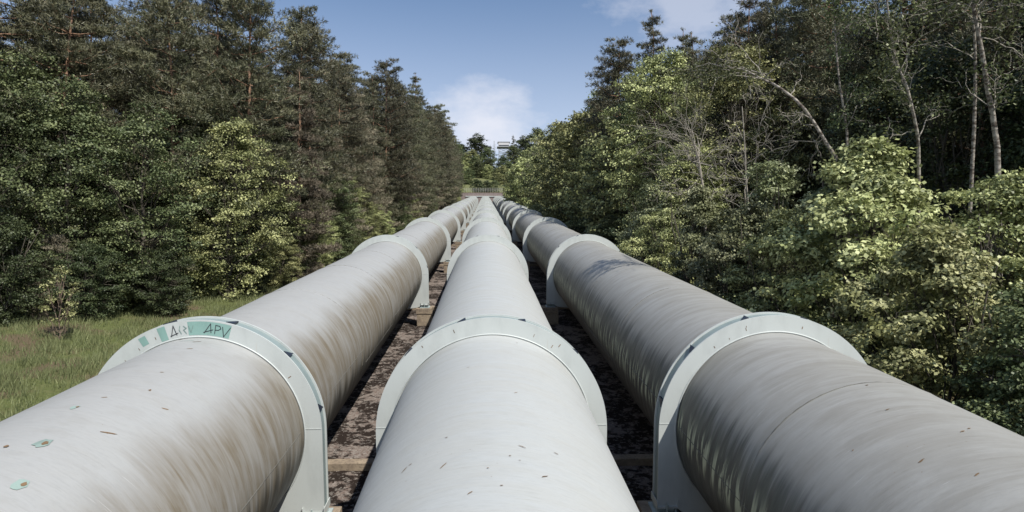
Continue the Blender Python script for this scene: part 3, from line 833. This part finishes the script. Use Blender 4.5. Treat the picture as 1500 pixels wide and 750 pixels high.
def pine(seed, Ht, Lmax, base=.3, mat='needle', tuft=.24, per=1.0, droop=.10, dead=10, shape='scots', bark='bark', tr=.19):
    r = np.random.default_rng(seed); paths = []
    lean = r.normal(0, .02, 2) * Ht
    K = 12; tz = np.linspace(0, 1, K)
    c = np.stack([lean[0] * tz ** 1.5 + r.normal(0, .05, K), lean[1] * tz ** 1.5 + r.normal(0, .05, K), -.4 + (Ht + .4) * tz], -1)
    paths.append((c, np.linspace(tr, .03, K)))
    def at(t): return np.array([np.interp(t, tz, c[:, i]) for i in range(3)])
    cen, dr_, tn_ = [], [], []
    z = base
    while z < .985:
        u = (z - base) / (1 - base)
        if shape == 'scots': L = Lmax * (min(1, u * 3 + .45)) * (1 - u ** 2.2) ** .7 + .35
        else: L = Lmax * (1 - u) ** .85 * min(1, u * 5 + .6) + .25
        nb = r.integers(4, 7)
        a0 = r.uniform(0, 6.28)
        for b in range(nb):
            if r.random() < .12: continue
            a = a0 + b * 2 * math.pi / nb + r.normal(0, .25); Lb = L * r.uniform(.6, 1.12)
            p0 = at(z + r.normal(0, .004)); rise = (.12 + .5 * u) * Lb if shape == 'scots' else (-.05 + .25 * u) * Lb
            hd = np.array([math.cos(a), math.sin(a), 0]); p1 = p0 + hd * Lb + np.array([0, 0, rise + r.normal(0, .1) * Lb])
            br = curve(p0, p1, -droop, 6, r, .02); paths.append((br, np.linspace(.012 * Lb + .012, .008, 6)))
            sd = np.array([-hd[1], hd[0], 0])
            for q in range(max(1, int(round(Lb * 1.5)))):              # flat pads of tufts strung along the outer branch
                tq = r.uniform(.3, 1.0) ** .7; k_ = max(6, int(22 * per * r.uniform(.6, 1.3)))
                pc = np.array([np.interp(tq, np.linspace(0, 1, 6), br[:, i]) for i in range(3)])
                pw = (.20 + .13 * Lb) * r.uniform(.7, 1.2); off_ = r.normal(0, 1, (k_, 3))
                off_ = off_ / np.maximum(1, np.linalg.norm(off_, axis=1, keepdims=True) / 1.6)
                lat0 = r.normal(0, .16) * Lb * (1.2 - tq)
                pos = pc + sd * (lat0 + off_[:, :1] * pw) + hd * off_[:, 1:2] * pw * 1.15 + np.array([0, 0, 1.]) * (off_[:, 2:3] * pw * .20 + .06)
                d = unit(hd * .6 + (pos - pc) * .9 + np.array([0, 0, .75]) + r.normal(0, .2, (k_, 3)))
                cen.append(pos); dr_.append(d); tn_.append(np.full(k_, r.uniform(0, 1)))
            nt = max(3, int(Lb * 5)); tt_ = r.uniform(.15, 1, nt)
            pos = np.stack([np.interp(tt_, np.linspace(0, 1, 6), br[:, i]) for i in range(3)], -1) + r.normal(0, .08, (nt, 3))
            d = unit(hd * .8 + np.array([0, 0, .5]) + r.normal(0, .3, (nt, 3)))
            cen.append(pos); dr_.append(d); tn_.append(r.uniform(0, .6, nt))
        z += r.uniform(.034, .058) * (20 / Ht) if Ht > 10 else r.uniform(.05, .08)
    for k in range(dead):
        zz = r.uniform(.08, base + .02); a = r.uniform(0, 6.28); p0 = at(zz); L = r.uniform(.5, 2.2)
        p1 = p0 + np.array([math.cos(a) * L, math.sin(a) * L, r.uniform(-.3, .35)]); paths.append((curve(p0, p1, -.05, 4, r, .04), np.linspace(.03, .008, 4)))
    cen.append(np.array([at(1.0)] * 5) + r.normal(0, .1, (5, 3))); dr_.append(unit(np.array([[0, 0, 1.]] * 5) + r.normal(0, .3, (5, 3))))
    tn_.append(np.full(5, .5)); tn_ = np.concatenate(tn_)
    cen = np.concatenate(cen); dr_ = np.concatenate(dr_); n = len(cen); B = 8
    C_ = np.repeat(cen, B, 0); Dn = unit(np.repeat(dr_, B, 0) * .75 + r.normal(0, .62, (n * B, 3)))
    sd = unit(np.cross(Dn, r.normal(0, 1, (n * B, 3)))); Ln = tuft * r.uniform(.6, 1.25, (n * B, 1)); w = .021 * (tuft / .24)
    C_ = C_ + r.normal(0, .05, C_.shape)
    V = np.stack([C_ - sd * w, C_ + sd * w, C_ + Dn * Ln + sd * w * .35, C_ + Dn * Ln - sd * w * .35], 1).reshape(-1, 3)
    Q = np.arange(4 * n * B).reshape(-1, 4)
    tint = np.clip(np.repeat(tn_, B) * .75 + r.uniform(0, .3, n * B), 0, 1)
    crown = mesh_np('crown', V, Q, M[mat], False, tint)
    tv, tq = tubes_np(paths, 6)
    return mesh_np('trunk', tv, tq, M[bark], True), crown

PIN = [pine(1, 21, 3.6, .22, per=1.0, dead=8), pine(2, 22, 4.0, .14, per=1.0, dead=5), pine(3, 20, 3.3, .34, per=1.0, dead=12), pine(4, 23, 3.7, .10, per=1.0, shape='fir', dead=3), pine(5, 21, 3.5, .26, per=1.0, dead=8)]
PING = [pine(11, 17, 3.5, .06, 'needle_grey', per=1.0, shape='fir', dead=2), pine(12, 19, 3.7, .10, 'needle_grey', per=1.0, dead=4)]
YPIN = [pine(21, 5.5, 1.7, .03, 'needle_grey', .17, .8, shape='fir', dead=0, tr=.08), pine(22, 6.5, 1.9, .03, 'needle', .17, .8, shape='fir', dead=0, tr=.08)]
BL = {
 'dark': [broadleaf(31, 14, 8, (.16, .12), 26, 18, 24, .42, .12, .26, .2, mat='leaf_dark'), broadleaf(32, 16, 7, (.16, .12), 26, 18, 24, .42, .15, .26, .2, mat='leaf_dark')],
 'mid': [broadleaf(41, 12, 7, (.14, .11), 26, 20, 26, .38, .06, .25, .16, mat='leaf_mid'), broadleaf(42, 14, 8, (.15, .12), 30, 20, 26, .40, .06, .24, .18, mat='leaf_mid')],
 'light': [broadleaf(51, 12.5, 7.5, (.15, .12), 28, 20, 26, .38, .05, .24, .15, mat='leaf_light'), broadleaf(52, 17, 9, (.17, .13), 34, 20, 26, .42, .08, .22, .2, mat='leaf_light')],
 'bush': [broadleaf(61, 6.5, 5.2, (.11, .085), 28, 22, 28, .25, .02, .22, .07, 4, mat='leaf_mid'), broadleaf(62, 7.5, 5.2, (.11, .085), 30, 22, 28, .25, .02, .21, .07, 4, mat='leaf_light')],
 'pale': [broadleaf(71, 7.0, 4.8, (.14, .095), 26, 22, 24, .25, .02, .2, .06, 5, mat='leaf_pale'), broadleaf(72, 8.0, 4.2, (.135, .085), 26, 20, 24, .23, .02, .17, .06, 5, mat='leaf_pale', columnar=1)],
 'maple': [broadleaf(81, 8.8, 5.6, (.14, .12), 30, 22, 26, .26, .02, .2, .1, 2, mat='leaf_maple', droop=.2)],
 'mid2': [broadleaf(111, 14, 8.5, (.26, .2), 30, 18, 14, .42, .04, .25, .18, mat='leaf_mid'), broadleaf(112, 13, 8.5, (.26, .2), 30, 18, 14, .42, .04, .25, .18, mat='leaf_light')],
 'darkbush': [broadleaf(121, 5.5, 4.8, (.11, .085), 24, 20, 26, .27, .02, .22, .07, 4, mat='leaf_dark'), broadleaf(122, 6.5, 5.0, (.11, .085), 26, 20, 26, .27, .02, .22, .07, 4, mat='leaf_dark')],
 'far': [broadleaf(101, 14, 10, (.42, .34), 26, 16, 12, .6, .03, .28, .18, mat='leaf_mid'), broadleaf(102, 12, 10, (.42, .34), 26, 16, 12, .6, .02, .3, .18, mat='leaf_dark'),
         broadleaf(103, 13, 10, (.40, .32), 26, 16, 12, .55, .02, .28, .18, mat='leaf_light')],
 'beige': [broadleaf(91, 15, 8, (.13, .07), 26, 20, 22, .45, .08, .24, .14, mat='leaf_beige')],
}

def tree(kind, data, x, s, rz=None, sc=1.0, label='', cat='tree', group=None, scz=None):
    o = link(kind, None, loc=gpos(x, s) - Vector((0, 0, .05)), rot=(0, 0, random.uniform(0, 6.28) if rz is None else rz), scale=(sc, sc, scz or sc))
    link('trunk', data[0], o); link('crown', data[1], o)
    tag(o, label, cat, group)
    return o

COUNT = {}
def where(s):
    k = (s - Z1) / DZ
    i = int(math.floor(k))
    if i < 0: return 'short of the first pipe ring'
    if i >= 12: return 'near the end wall'
    return 'past the %s pipe ring' % ORD[i]
def auto(desc, side, row, s):
    key = (desc, side, row, where(s)); COUNT[key] = COUNT.get(key, 0) + 1
    n = COUNT[key]
    return '%s, %s bank, %s row, %s %s' % (desc, side, row, 'number ' + str(n) if n > 20 else ORD[n - 1], where(s))

# ---- left bank pines
def hscale(s): return 1.0 + .0016 * min(s, 200)
for row, (x0, st, s0, s1) in enumerate(((-16.5, 6.0, 47, 298), (-21.5, 5.5, 45, 210), (-26.5, 5.5, 40, 120), (-32, 5.5, 34, 90), (-38, 5.5, 30, 80))):
    s = s0 + random.uniform(0, 2)
    while s < s1:
        x = x0 + random.uniform(-1.3, 1.3)
        if s > 100: x += 1.2
        g = random.random() < (.32 if row < 2 and s < 110 else .08)
        d = random.choice(PING if g else PIN)
        tree('pine_tree', d, x, s, sc=random.uniform(.84, 1.1) * hscale(s) * (1.1 if s < 44 else (1.0 if s < 58 else (.95 if s < 90 else (1.0 if s < 140 else 1.08)))),
             label=auto('dull brownish pine' if g else 'tall dark pine', 'left', ['front', 'second', 'third', 'fourth', 'rear'][row], s), group='pines of the left bank')
        s += st * random.uniform(.75, 1.25)

# ---- left understory
for k, (kind, v, x, s, sc, lab) in enumerate((
    ('light', 0, -17.2, 44, .98, 'bright yellow-green tree in front of the left pines, lit branches in tiers'),
    ('mid', 0, -20.8, 39.5, 1.0, 'mid green leafy tree left of the bright yellow-green one'),
    ('mid', 1, -24.6, 38, .95, 'taller green tree rising left among dark pines'),
    ('dark', 0, -27.2, 36, .85, 'dark leafy tree at the far left edge'), ('mid', 0, -31.5, 39, 1.2, 'tall leafy tree at the left edge of the picture'),
    ('mid', 0, -19.5, 47, 1.12, 'mid green tree peeking over the bright yellow-green one'),
    ('mid', 1, -28.5, 40, 1.05, 'tall mid green tree far left behind the dark leafy one'),
    ('light', 0, -14.9, 57, .42, 'lowest light green bush left of the second ring'),
    ('mid', 0, -15.8, 66, .8, 'green tree against the left pines before the third ring'),
    ('light', 1, -16.0, 76, .55, 'yellow-green tree against the left pines before the fourth ring'),
    ('dark', 1, -24.5, 47, .85, 'dark broadleaf tree behind the bright yellow-green one'),
    ('mid', 0, -16.6, 54, .62, 'green bush just right of the bright yellow-green tree'),
    ('light', 0, -15.6, 60, .50, 'small light green bush where the second ring hides the grass'),
    ('mid', 1, -15.2, 68, .50, 'rounded green bush by the grass verge further up the left'),
    ('light', 0, -14.8, 82, .5, 'light green bush under left pines past the third ring'),
    ('mid', 0, -14.2, 104, .6, 'green bush under left pines past the fourth ring'),
    ('light', 0, -14.0, 128, .55, 'light green bush under the left pines past the fifth ring'),
    ('mid', 1, -13.8, 160, .6, 'green bush under left pines past the seventh ring'),
    ('light', 1, -12.6, 288, .55, 'light green tree left of the end wall'),
)):
    tree('broadleaf_tree', BL[kind][v], x, s, sc=sc, label=lab, cat='tree' if sc > .7 else 'bush', group='leafy trees of the left bank')
for k, (v, x, s, sc, lab) in enumerate((
    (0, -23.2, 35.5, .8, 'grey-brown young pine behind the sapling'),
    (1, -27.0, 36.0, 1.1, 'dark young pine at the left edge of the grass'), (1, -20.0, 40.5, .9, 'dark young pine between sapling and bright green tree'))):
    tree('young_pine', YPIN[v], x, s, sc=sc, label=lab, cat='young pine', group='young pines behind the grass')
for (kd, v, x, s, sc, lab) in (
    ('darkbush', 0, -21.6, 35.6, .75, 'dark bush at the grass edge right behind the sapling'), ('darkbush', 1, -24.8, 33.6, .85, 'dark bush left of the sapling'),
    ('bush', 0, -22.8, 38.5, 1.0, 'mid green bush above the dark bushes near the sapling'), ('darkbush', 0, -18.9, 38.2, .7, 'dark bush under the bright green tree, nearest the grass'),
    ('darkbush', 1, -28.5, 33.0, 1.0, 'dark bush cut by the left picture edge'), ('bush', 1, -25.8, 40.5, 1.15, 'yellowish green bush among dark pines on the left'),
    ('darkbush', 0, -16.9, 46.5, .6, 'low dark bush right of the bright green tree'), ('bush', 1, -15.6, 50.5, .62, 'small light bush by the grass, behind the second ring'),
    ('bush', 0, -15.4, 74, .7, 'mid green bush on the left verge past the third ring'), ('bush', 1, -14.8, 90, .75, 'yellow-green bush on the left verge past the fourth ring'),
    ('bush', 0, -14.4, 112, .8, 'mid green bush on the left verge past the fifth ring'),
):
    tree('bush', BL[kd][v], x, s, sc=sc, label=lab, cat='bush', group='bushes along the left verge')
sap = broadleaf(95, 3.7, 1.7, (.10, .08), 14, 5, 9, .17, .28, .16, .03, mat='leaf_light', bark='bark')
tree('sapling', sap, -20.2, 31.2, sc=1.0, label='thin young sapling with sparse leaves standing in the grass', cat='sapling')

# ---- right bank
# dark forest behind
for row, (x0, st, s0, s1) in enumerate(((22.5, 4.6, 14, 120), (27, 4.6, 12, 120), (31.5, 4.8, 12, 110), (37, 5, 14, 90), (43, 5.5, 14, 80))):
    s = s0
    while s < s1:
        x = x0 + random.uniform(-1.6, 1.6)
        q = random.random()
        if q < .62:
            tree('pine_tree', random.choice(PIN), x, s, sc=random.uniform(.85, 1.1), label=auto('dark pine', 'right', ['front', 'second', 'third', 'fourth', 'rear'][row], s), group='pines of the right bank')
        else:
            tree('broadleaf_tree', random.choice(BL['dark']), x, s, sc=random.uniform(1.0, 1.3), label=auto('dark leafy tree', 'right', ['front', 'second', 'third', 'fourth', 'rear'][row], s), group='dark leafy trees of the right bank')
        s += st * random.uniform(.75, 1.25)
for (kind, v, x, s, sc, lab) in (
    ('dark', 0, 17.6, 24, .85, 'olive leafy tree just left of the white birches'), ('mid', 1, 19.0, 29, .9, 'olive leafy tree behind the leaning birch'),
    ('dark', 0, 20.5, 20, .85, 'olive leafy tree behind the thickest birch'), ('mid2', 1, 12.2, 56, 1.0, 'bright leafy tree below the twin pines'),
    ('light', 0, 12.8, 40, .78, 'yellow-green tree behind the broad pale shrub'), ('mid2', 1, 12.0, 70, .95, 'bright rounded tree at the pipe side of the pine shadow'),
    ('mid2', 0, 17.5, 98, 1.5, 'tall green tree behind the ones past the fourth ring on the right'),
    ('mid2', 1, 18.5, 120, 1.5, 'tall green tree behind the ones past the fifth ring on the right'),
    ('far', 0, 19.0, 150, 1.4, 'tall tree behind the beige budding one on the right'), ('far', 1, 20.0, 178, 1.4, 'dark tall tree right, behind the bank edge past the seventh ring'),
    ('far', 0, 20.0, 215, 1.5, 'tall tree right, behind the bank edge past the ninth ring'), ('far', 1, 21.0, 250, 1.5, 'dark tall tree right, behind the bank edge past the tenth ring'),
    ('far', 0, 22.0, 285, 1.5, 'tall tree right, behind the bank edge near the wall'),
    ('light', 1, 13.6, 50, 1.02, 'big yellow-green tree above the right bushes, behind the dead white branches'),
    ('light', 1, 16.2, 42, .95, 'yellow-green tree crown right of the biggest one'),
    ('mid2', 0, 14.6, 62, 1.2, 'dark green tree between the big yellow-green one and pines'),
    ('mid2', 1, 12.6, 82, 1.3, 'fresh green rounded tree left of the tall dark pines'),
    ('mid2', 1, 11.6, 92, 1.3, 'fresh light green tree edging the sky past the fourth ring'),
    ('mid2', 0, 12.2, 108, 1.25, 'green tree past the fifth ring on the right'),
    ('mid2', 1, 12.6, 128, 1.25, 'green tree past the sixth ring on the right'),
    ('beige', 0, 13.2, 150, 1.2, 'beige budding tree on the right where the bank recedes'),
    ('far', 2, 12.0, 172, 1.2, 'light green tree right of the end wall, nearer'),
    ('beige', 0, 15.0, 190, 1.2, 'beige twiggy tree high on the right near the far end'),
    ('far', 0, 13.4, 205, 1.2, 'green tree on the right near the ninth ring'),
    ('far', 2, 14.0, 235, 1.25, 'yellow-green tree on the right near the tenth ring'),
    ('far', 2, 13.2, 262, 1.1, 'mid green tree right of the end wall'),
    ('far', 2, 15.0, 290, 1.1, 'light green tree touching the right end of the wall'),
    ('dark', 1, 22, 34, .9, 'sparse dark leafy tree behind the birches'),
):
    tree('broadleaf_tree', BL[kind][v], x, s, sc=sc, label=lab, group='leafy trees of the right bank')
for (d, x, s, sc, lab) in ((0, 13.9, 66, 1.06, 'tall black-green pine against the sky, left of its twin'), (3, 15.4, 58, 1.0, 'tall black-green pine against the sky, right of its twin'),
                           (1, 15.0, 74, .95, 'dark pine just left of the tall twin pines'), (2, 17.6, 44, .98, 'dark pine crown reaching in at the top right of the sky')):
    tree('pine_tree', PIN[d], x, s, sc=sc, label=lab, group='tall pines of the right skyline')
# shrubs along the right pipe
for (kind, v, x, s, sc, lab) in (
    ('maple', 0, 11.2, 18.0, .98, 'maple-like shrub with large pale yellow leaves, brightest on the right'),
    ('maple', 0, 10.3, 14.2, .74, 'large-leaved yellow-green shrub nearest the right pipe'),
    ('bush', 1, 13.6, 15.6, .92, 'fine-leaved bright shrub at the right picture edge'),
    ('bush', 0, 11.0, 11.6, .78, 'green shrub in the lower right corner behind the pipe'),
    ('bush', 0, 14.2, 12.4, .9, 'green shrub at the right edge, behind the corner shrub'),
    ('bush', 1, 13.2, 20.5, .95, 'yellow-green shrub behind the large-leaved one'),
    ('bush', 1, 10.4, 22.0, .86, 'dense yellow-green shrub beside the leaning birch foot'),
    ('pale', 0, 10.4, 25.0, .92, 'pale green shrub left of the leaning birch'),
    ('pale', 1, 9.9, 29.0, .95, 'slender pale shrub with upright shoots'),
    ('pale', 0, 12.2, 26.5, 1.1, 'largest pale shrub behind the slender one'),
    ('bush', 1, 9.6, 34.0, .85, 'yellow-green shrub facing the second ring'),
    ('pale', 0, 10.6, 40.0, 1.05, 'broad pale shrub below the dead white branches'),
    ('bush', 1, 11.6, 45.0, 1.0, 'yellow-green shrub behind the broad pale one'),
    ('bush', 0, 10.4, 52.0, .8, 'green shrub between second and third ring'),
    ('pale', 1, 9.8, 58.0, .75, 'narrow upright pale shrub near the third ring'),
    ('bush', 0, 10.4, 66.0, .75, 'green shrub a little past the third ring'),
    ('pale', 1, 9.9, 73.0, .75, 'narrow upright pale shrub before the fourth ring'),
    ('bush', 0, 10.4, 85.0, .8, 'green shrub near the fourth ring'),
    ('bush', 1, 10.4, 100.0, .9, 'yellow-green shrub near the fifth ring'),
    ('bush', 0, 10.4, 120.0, .9, 'green shrub near the sixth ring'),
):
    tree('shrub', BL[kind][v], x, s, sc=sc, label=lab, cat='shrub', group='shrubs along the right pipe')

# birches and dead trees, traced as bent trunks with real thickness
def bare(name, pts, r0, label, cat, mat='birch', twigs=12, tl=1.6, seed=1, leafy=0, twr=.018, group=None, side=None, spray=()):
    r = np.random.default_rng(seed)
    P = np.array([W(*p) for p in pts]); base = P[0].copy(); P = P - base
    K = 4 * (len(P) - 1) + 1; t = np.linspace(0, 1, K); tp = np.linspace(0, 1, len(P))
    c = np.stack([np.interp(t, tp, P[:, i]) for i in range(3)], -1); c[1:-1] += r.normal(0, .03, (K - 2, 3))
    c[1:-1] = (c[:-2] + 2 * c[1:-1] + c[2:]) / 4
    o = link(name, None, loc=Vector(base))
    v, q = tubes_np([(c, np.linspace(r0, r0 * .25, K))], 8); link('trunk', mesh_np('trunk', v, q, M[mat], True), o)
    paths = []; tips = []
    for k in range(twigs):
        u = r.uniform(.3, 1); p0 = np.array([np.interp(u, t, c[:, i]) for i in range(3)])
        dd = unit(r.normal(0, 1, 3) + np.array([0, 0, .5]) + (np.array(side) if side is not None else 0)); L = tl * r.uniform(.5, 1.3)
        b = curve(p0, p0 + dd * L, .08, 6, r, .05); paths.append((b, np.linspace(twr, .007, 6)))
        for j in range(4):
            q0 = b[r.integers(1, 6)]; d2 = unit(dd + r.normal(0, .7, 3)); L2 = L * r.uniform(.25, .55)
            b2 = curve(q0, q0 + d2 * L2, .06, 5, r, .06); paths.append((b2, np.linspace(twr * .45, .005, 5))); tips.append(b2[-1]); tips.append(b2[2])
            for _ in range(2):
                q1 = b2[r.integers(1, 5)]; b3 = curve(q1, q1 + unit(d2 + r.normal(0, .8, 3)) * L2 * .6, .05, 4, r, .06)
                paths.append((b3, np.linspace(twr * .25, .004, 4))); tips.append(b3[-1])
    fr = []
    for a_, b_ in spray:
        p0, p1 = np.array(W(*a_)) - base, np.array(W(*b_)) - base
        b = curve(p0, p1, .05, 8, r, .02); paths.append((b, np.linspace(.02, .005, 8)))
        u = r.uniform(.15, 1, 190); w_ = .30 * (1.1 - u)[:, None]
        fr.append(np.stack([np.interp(u, np.linspace(0, 1, 8), b[:, i]) for i in range(3)], -1) + r.normal(0, 1, (190, 3)) * w_ * np.array([.7, .7, .3]))
    v, q = tubes_np(paths, 5); link('branches', mesh_np('branches', v, q, M[mat if mat != 'birch' else 'bark_pale'], True), o)
    if leafy:
        cen = np.concatenate([tp_ + r.normal(0, .16, (leafy, 3)) for tp_ in tips] + fr); n = len(cen)
        nr = unit(r.normal(0, .6, (n, 3)) + np.array([0, 0, .8])); dv = unit(np.cross(nr, r.normal(0, 1, (n, 3))))
        v, q = leaves(cen, nr, dv, .10, .075, r); link('crown', mesh_np('crown', v, q, M['leaf_mid'], False, r.uniform(0, 1, n)), o)
    tag(o, label, cat, group); return o
def gs(x, s): return (x, s, float(ground_h(x, s)) - .2)
bare('birch_tree', [gs(12.6, 20), (11.1, 20, 5.1), (9.6, 20, 7.2), (8.9, 20.6, 8.0), (8.3, 21.6, 8.6), (7.6, 22.8, 9.0)], .065, 'slender pale birch leaning left over the shrubs', 'tree', twigs=16, tl=1.3, seed=3, leafy=2,
     spray=[((8.9, 20.8, 8.2), (7.2, 24.2, 8.7)), ((8.7, 21.0, 8.3), (6.7, 23.2, 8.6)), ((8.6, 21.4, 8.5), (6.9, 25.2, 9.0)), ((8.4, 21.2, 8.4), (6.6, 22.0, 8.3)), ((8.8, 20.8, 8.3), (7.9, 23.6, 8.9)), ((8.5, 21.6, 8.6), (6.2, 23.8, 8.8)), ((8.9, 20.6, 8.1), (6.9, 21.2, 8.2)), ((8.2, 22.0, 8.7), (7.2, 26.0, 9.1)), ((8.9, 20.9, 8.2), (9.2, 24.6, 8.9))])
bare('birch_tree', [gs(13.3, 19.5), (12.9, 19.3, 5.4), (12.3, 19, 7.3), (11.6, 19, 8.9), (11.2, 19, 11.5)], .065, 'pale birch right of the leaning one, forked near its top', 'tree', twigs=14, tl=1.3, seed=4, leafy=10)
bare('birch_tree', [gs(15.7, 19), (15.0, 19, 6.3), (14.3, 19, 8.8), (13.9, 19, 10.3), (13.6, 19, 14)], .10, 'thickest white birch at top right', 'tree', twigs=16, tl=1.7, seed=5, leafy=10)
bare('birch_tree', [gs(15.6, 20.5), (15.4, 20.5, 7), (15.3, 20.5, 9.0), (15.0, 20.5, 11), (14.6, 20.5, 15)], .07, 'second white birch trunk close behind the thickest one', 'tree', twigs=18, tl=1.8, seed=6, leafy=10)
bare('birch_tree', [gs(12.9, 23), (12.8, 23, 6), (12.2, 23, 9), (11.9, 23, 12)], .06, 'thin straight birch between the leaning and forked ones', 'tree', twigs=12, tl=1.2, seed=7, leafy=12)
bare('birch_tree', [gs(19, 21), (18.7, 21, 6), (17.6, 21, 10), (17, 21, 13)], .12, 'birch at the right picture edge with long bare arm', 'tree', twigs=16, tl=2.2, seed=8, leafy=5)
bare('dead_tree', [gs(12.4, 36), (12.2, 36.5, 4.2), (11.8, 36.5, 6.4), (11.0, 36, 8.2)], .10, 'dead tree with a spray of bare whitish twigs', 'dead tree', mat='bark_pale', twigs=34, tl=3.2, seed=9, twr=.022, side=(-1.0, -.1, .15))
bare('dead_tree', [gs(12.8, 31), (12.6, 31, 3), (12.3, 31, 5.5), (12.0, 31, 8.6)], .07, 'dead leafless sapling right of the white twig spray', 'dead tree', mat='bark_pale', twigs=18, tl=2.0, seed=10, twr=.018, side=(-.6, 0, .3))

# ---- trees and bushes on the hill beyond the wall
for (v, x, s, sc, lab) in (
    (0, -34, 428, 1.25, 'far hill tree at the left end of the skyline gap'), (0, -25, 436, 1.3, 'far hill tree second from left on the skyline'),
    (1, -17, 440, 1.1, 'far hill tree left of the tallest one'), (1, -6, 442, 1.42, 'tallest dark tree on the far hill left of the tower'),
    (0, 2, 424, .85, 'low tree at the left foot of the tower'), (2, -8, 418, .85, 'light tree in front of the tallest on the far hill'), (0, -18, 416, 1.0, 'leafy tree low in front of the left skyline trees'),
    (2, -27, 405, .95, 'light green tree low on the left of the far meadow'), (1, 26, 446, 1.2, 'dark tree right of the pointed fir'), (0, 36, 440, 1.25, 'green tree far right of the tower'),
    (1, 11, 402, .72, 'dark round bush on the far meadow below the tower'), (1, 2, 406, .62, 'dark bush left of the round one below the tower'), (0, -7, 404, .66, 'green bush in the middle of the far meadow\'s upper edge'),
    (2, -14, 400, .6, 'light bush at the upper left of the far meadow'), (0, 18, 415, .9, 'green tree in front of the pointed fir'), (2, 24, 396, .85, 'light green bush right of the far meadow'), (2, 33, 392, 1.0, 'light tree at the right rim of the far meadow'),
    (0, -30, 380, .95, 'green tree at the left rim of the far meadow'), (0, -22, 350, .7, 'green bush low on the left edge of the far meadow'), (2, 19, 352, .6, 'light bush low on the right edge of the far meadow'),
    (2, 10, 372, .62, 'light green bush on the far meadow just right of centre'), (2, 16, 360, .7, 'light green tree low on the right of the far meadow'),
    (0, -9, 372, .5, 'green bush on the far meadow left of centre'), (2, 21, 330, .62, 'light green bush behind the right end of the wall'), (0, -4, 396, .6, 'green tree at the top of the far meadow, left of centre'),
    (2, -11, 384, .5, 'light bush on the left of the far meadow, under the dark skyline tree'), (1, 7, 386, .5, 'dark bush in the middle of the far meadow'),
    (0, 14, 380, .6, 'green bush on the right of the far meadow'), (0, -16, 366, .55, 'green bush at the left of the far meadow, low'), (2, 1, 392, .5, 'light bush at the top middle of the far meadow'),
    (1, -3.6, 323, .50, 'dark green bush directly behind the railing, left'), (1, 0.4, 326, .46, 'dark green bush directly behind the railing, middle'),
    (0, 4.2, 324, .42, 'dark green bush directly behind the railing, right'), (2, -13.5, 318, .45, 'light bush at the left end of the railing'), (0, 12.5, 317, .45, 'green bush at the right end of the railing'),
):
    tree('broadleaf_tree' if sc > .75 else 'bush', BL['far'][v], x, s, sc=sc * 1.3, label=lab, cat='tree' if sc > .75 else 'bush', group='trees and bushes on the far hill')
tree('fir_tree', PIN[3], 18.5, 440, sc=.95, label='dark pointed fir just right of the tower', group='trees and bushes on the far hill')
k = 0
for x in list(range(-75, -32, 7)) + list(range(38, 80, 7)):
    k += 1
    tree('broadleaf_tree', random.choice(BL['far']), x, 430 + random.uniform(-14, 14), sc=random.uniform(1, 1.4), label='woodland tree on the far hill behind the bank trees, %s from the left' % ORD[k - 1], group='trees and bushes on the far hill')

# ------------------------------------------------------------------ grass and ground cover
def grass(name, n, xr, sr, hgt, wid, mat, seed, dens=None):
    r = np.random.default_rng(seed)
    x = r.uniform(*xr, n); s = sr[0] + (sr[1] - sr[0]) * r.uniform(0, 1, n) ** 1.7
    clump = np.sin(x * 1.9 + 2 * np.sin(s * .8)) * np.sin(s * 1.4 + x * .6)
    keep = r.uniform(0, 1, n) < .55 + .45 * clump
    x, s = x[keep], s[keep]; n = len(x); clump = clump[keep]
    h = ground_h(x, s)
    b = np.stack([x, s * CB - h * SB, s * SB + h * CB - .02], -1)
    L = hgt * r.uniform(.4, 1.2, n) * (.8 + .35 * clump); a = r.uniform(0, 6.28, n)
    sd = np.stack([np.cos(a), np.sin(a), np.zeros(n)], -1) * wid * r.uniform(.6, 1.3, n)[:, None]
    ln = r.normal(0, .32, (n, 2)) + np.array([.1, -.05]); tip = b + np.stack([ln[:, 0] * L, ln[:, 1] * L, L], -1)
    mid = b + (tip - b) * .55 + np.array([0, 0, .04]) * L[:, None]
    V = np.stack([b - sd, b + sd, mid + sd * .7, tip, mid - sd * .7], 1).reshape(-1, 3)
    i = np.arange(n)[:, None] * 5
    Q = np.concatenate([i, i + 1, i + 2, i + 4], 1); T = np.concatenate([i + 4, i + 2, i + 3], 1)
    tint = np.clip(r.normal(.45, .25, n) + .2 * clump, 0, 1)
    me = mesh_np(name, V, [Q, T], M[mat], False, np.concatenate([tint, tint]))
    o = link(name, me); tag(o, kind='stuff'); return o
o = grass('grass', 260000, (-30, -8.9), (14, 80), .40, .013, 'grass', 1)
tag(o, 'long light green grass along the left pipe, browner beside it', 'grass', kind='stuff')
o = grass('undergrowth', 60000, (8.7, 34), (4, 120), .5, .03, 'leaf_dark', 2)
tag(o, 'low dark undergrowth on the right woodland floor', 'undergrowth', kind='stuff')
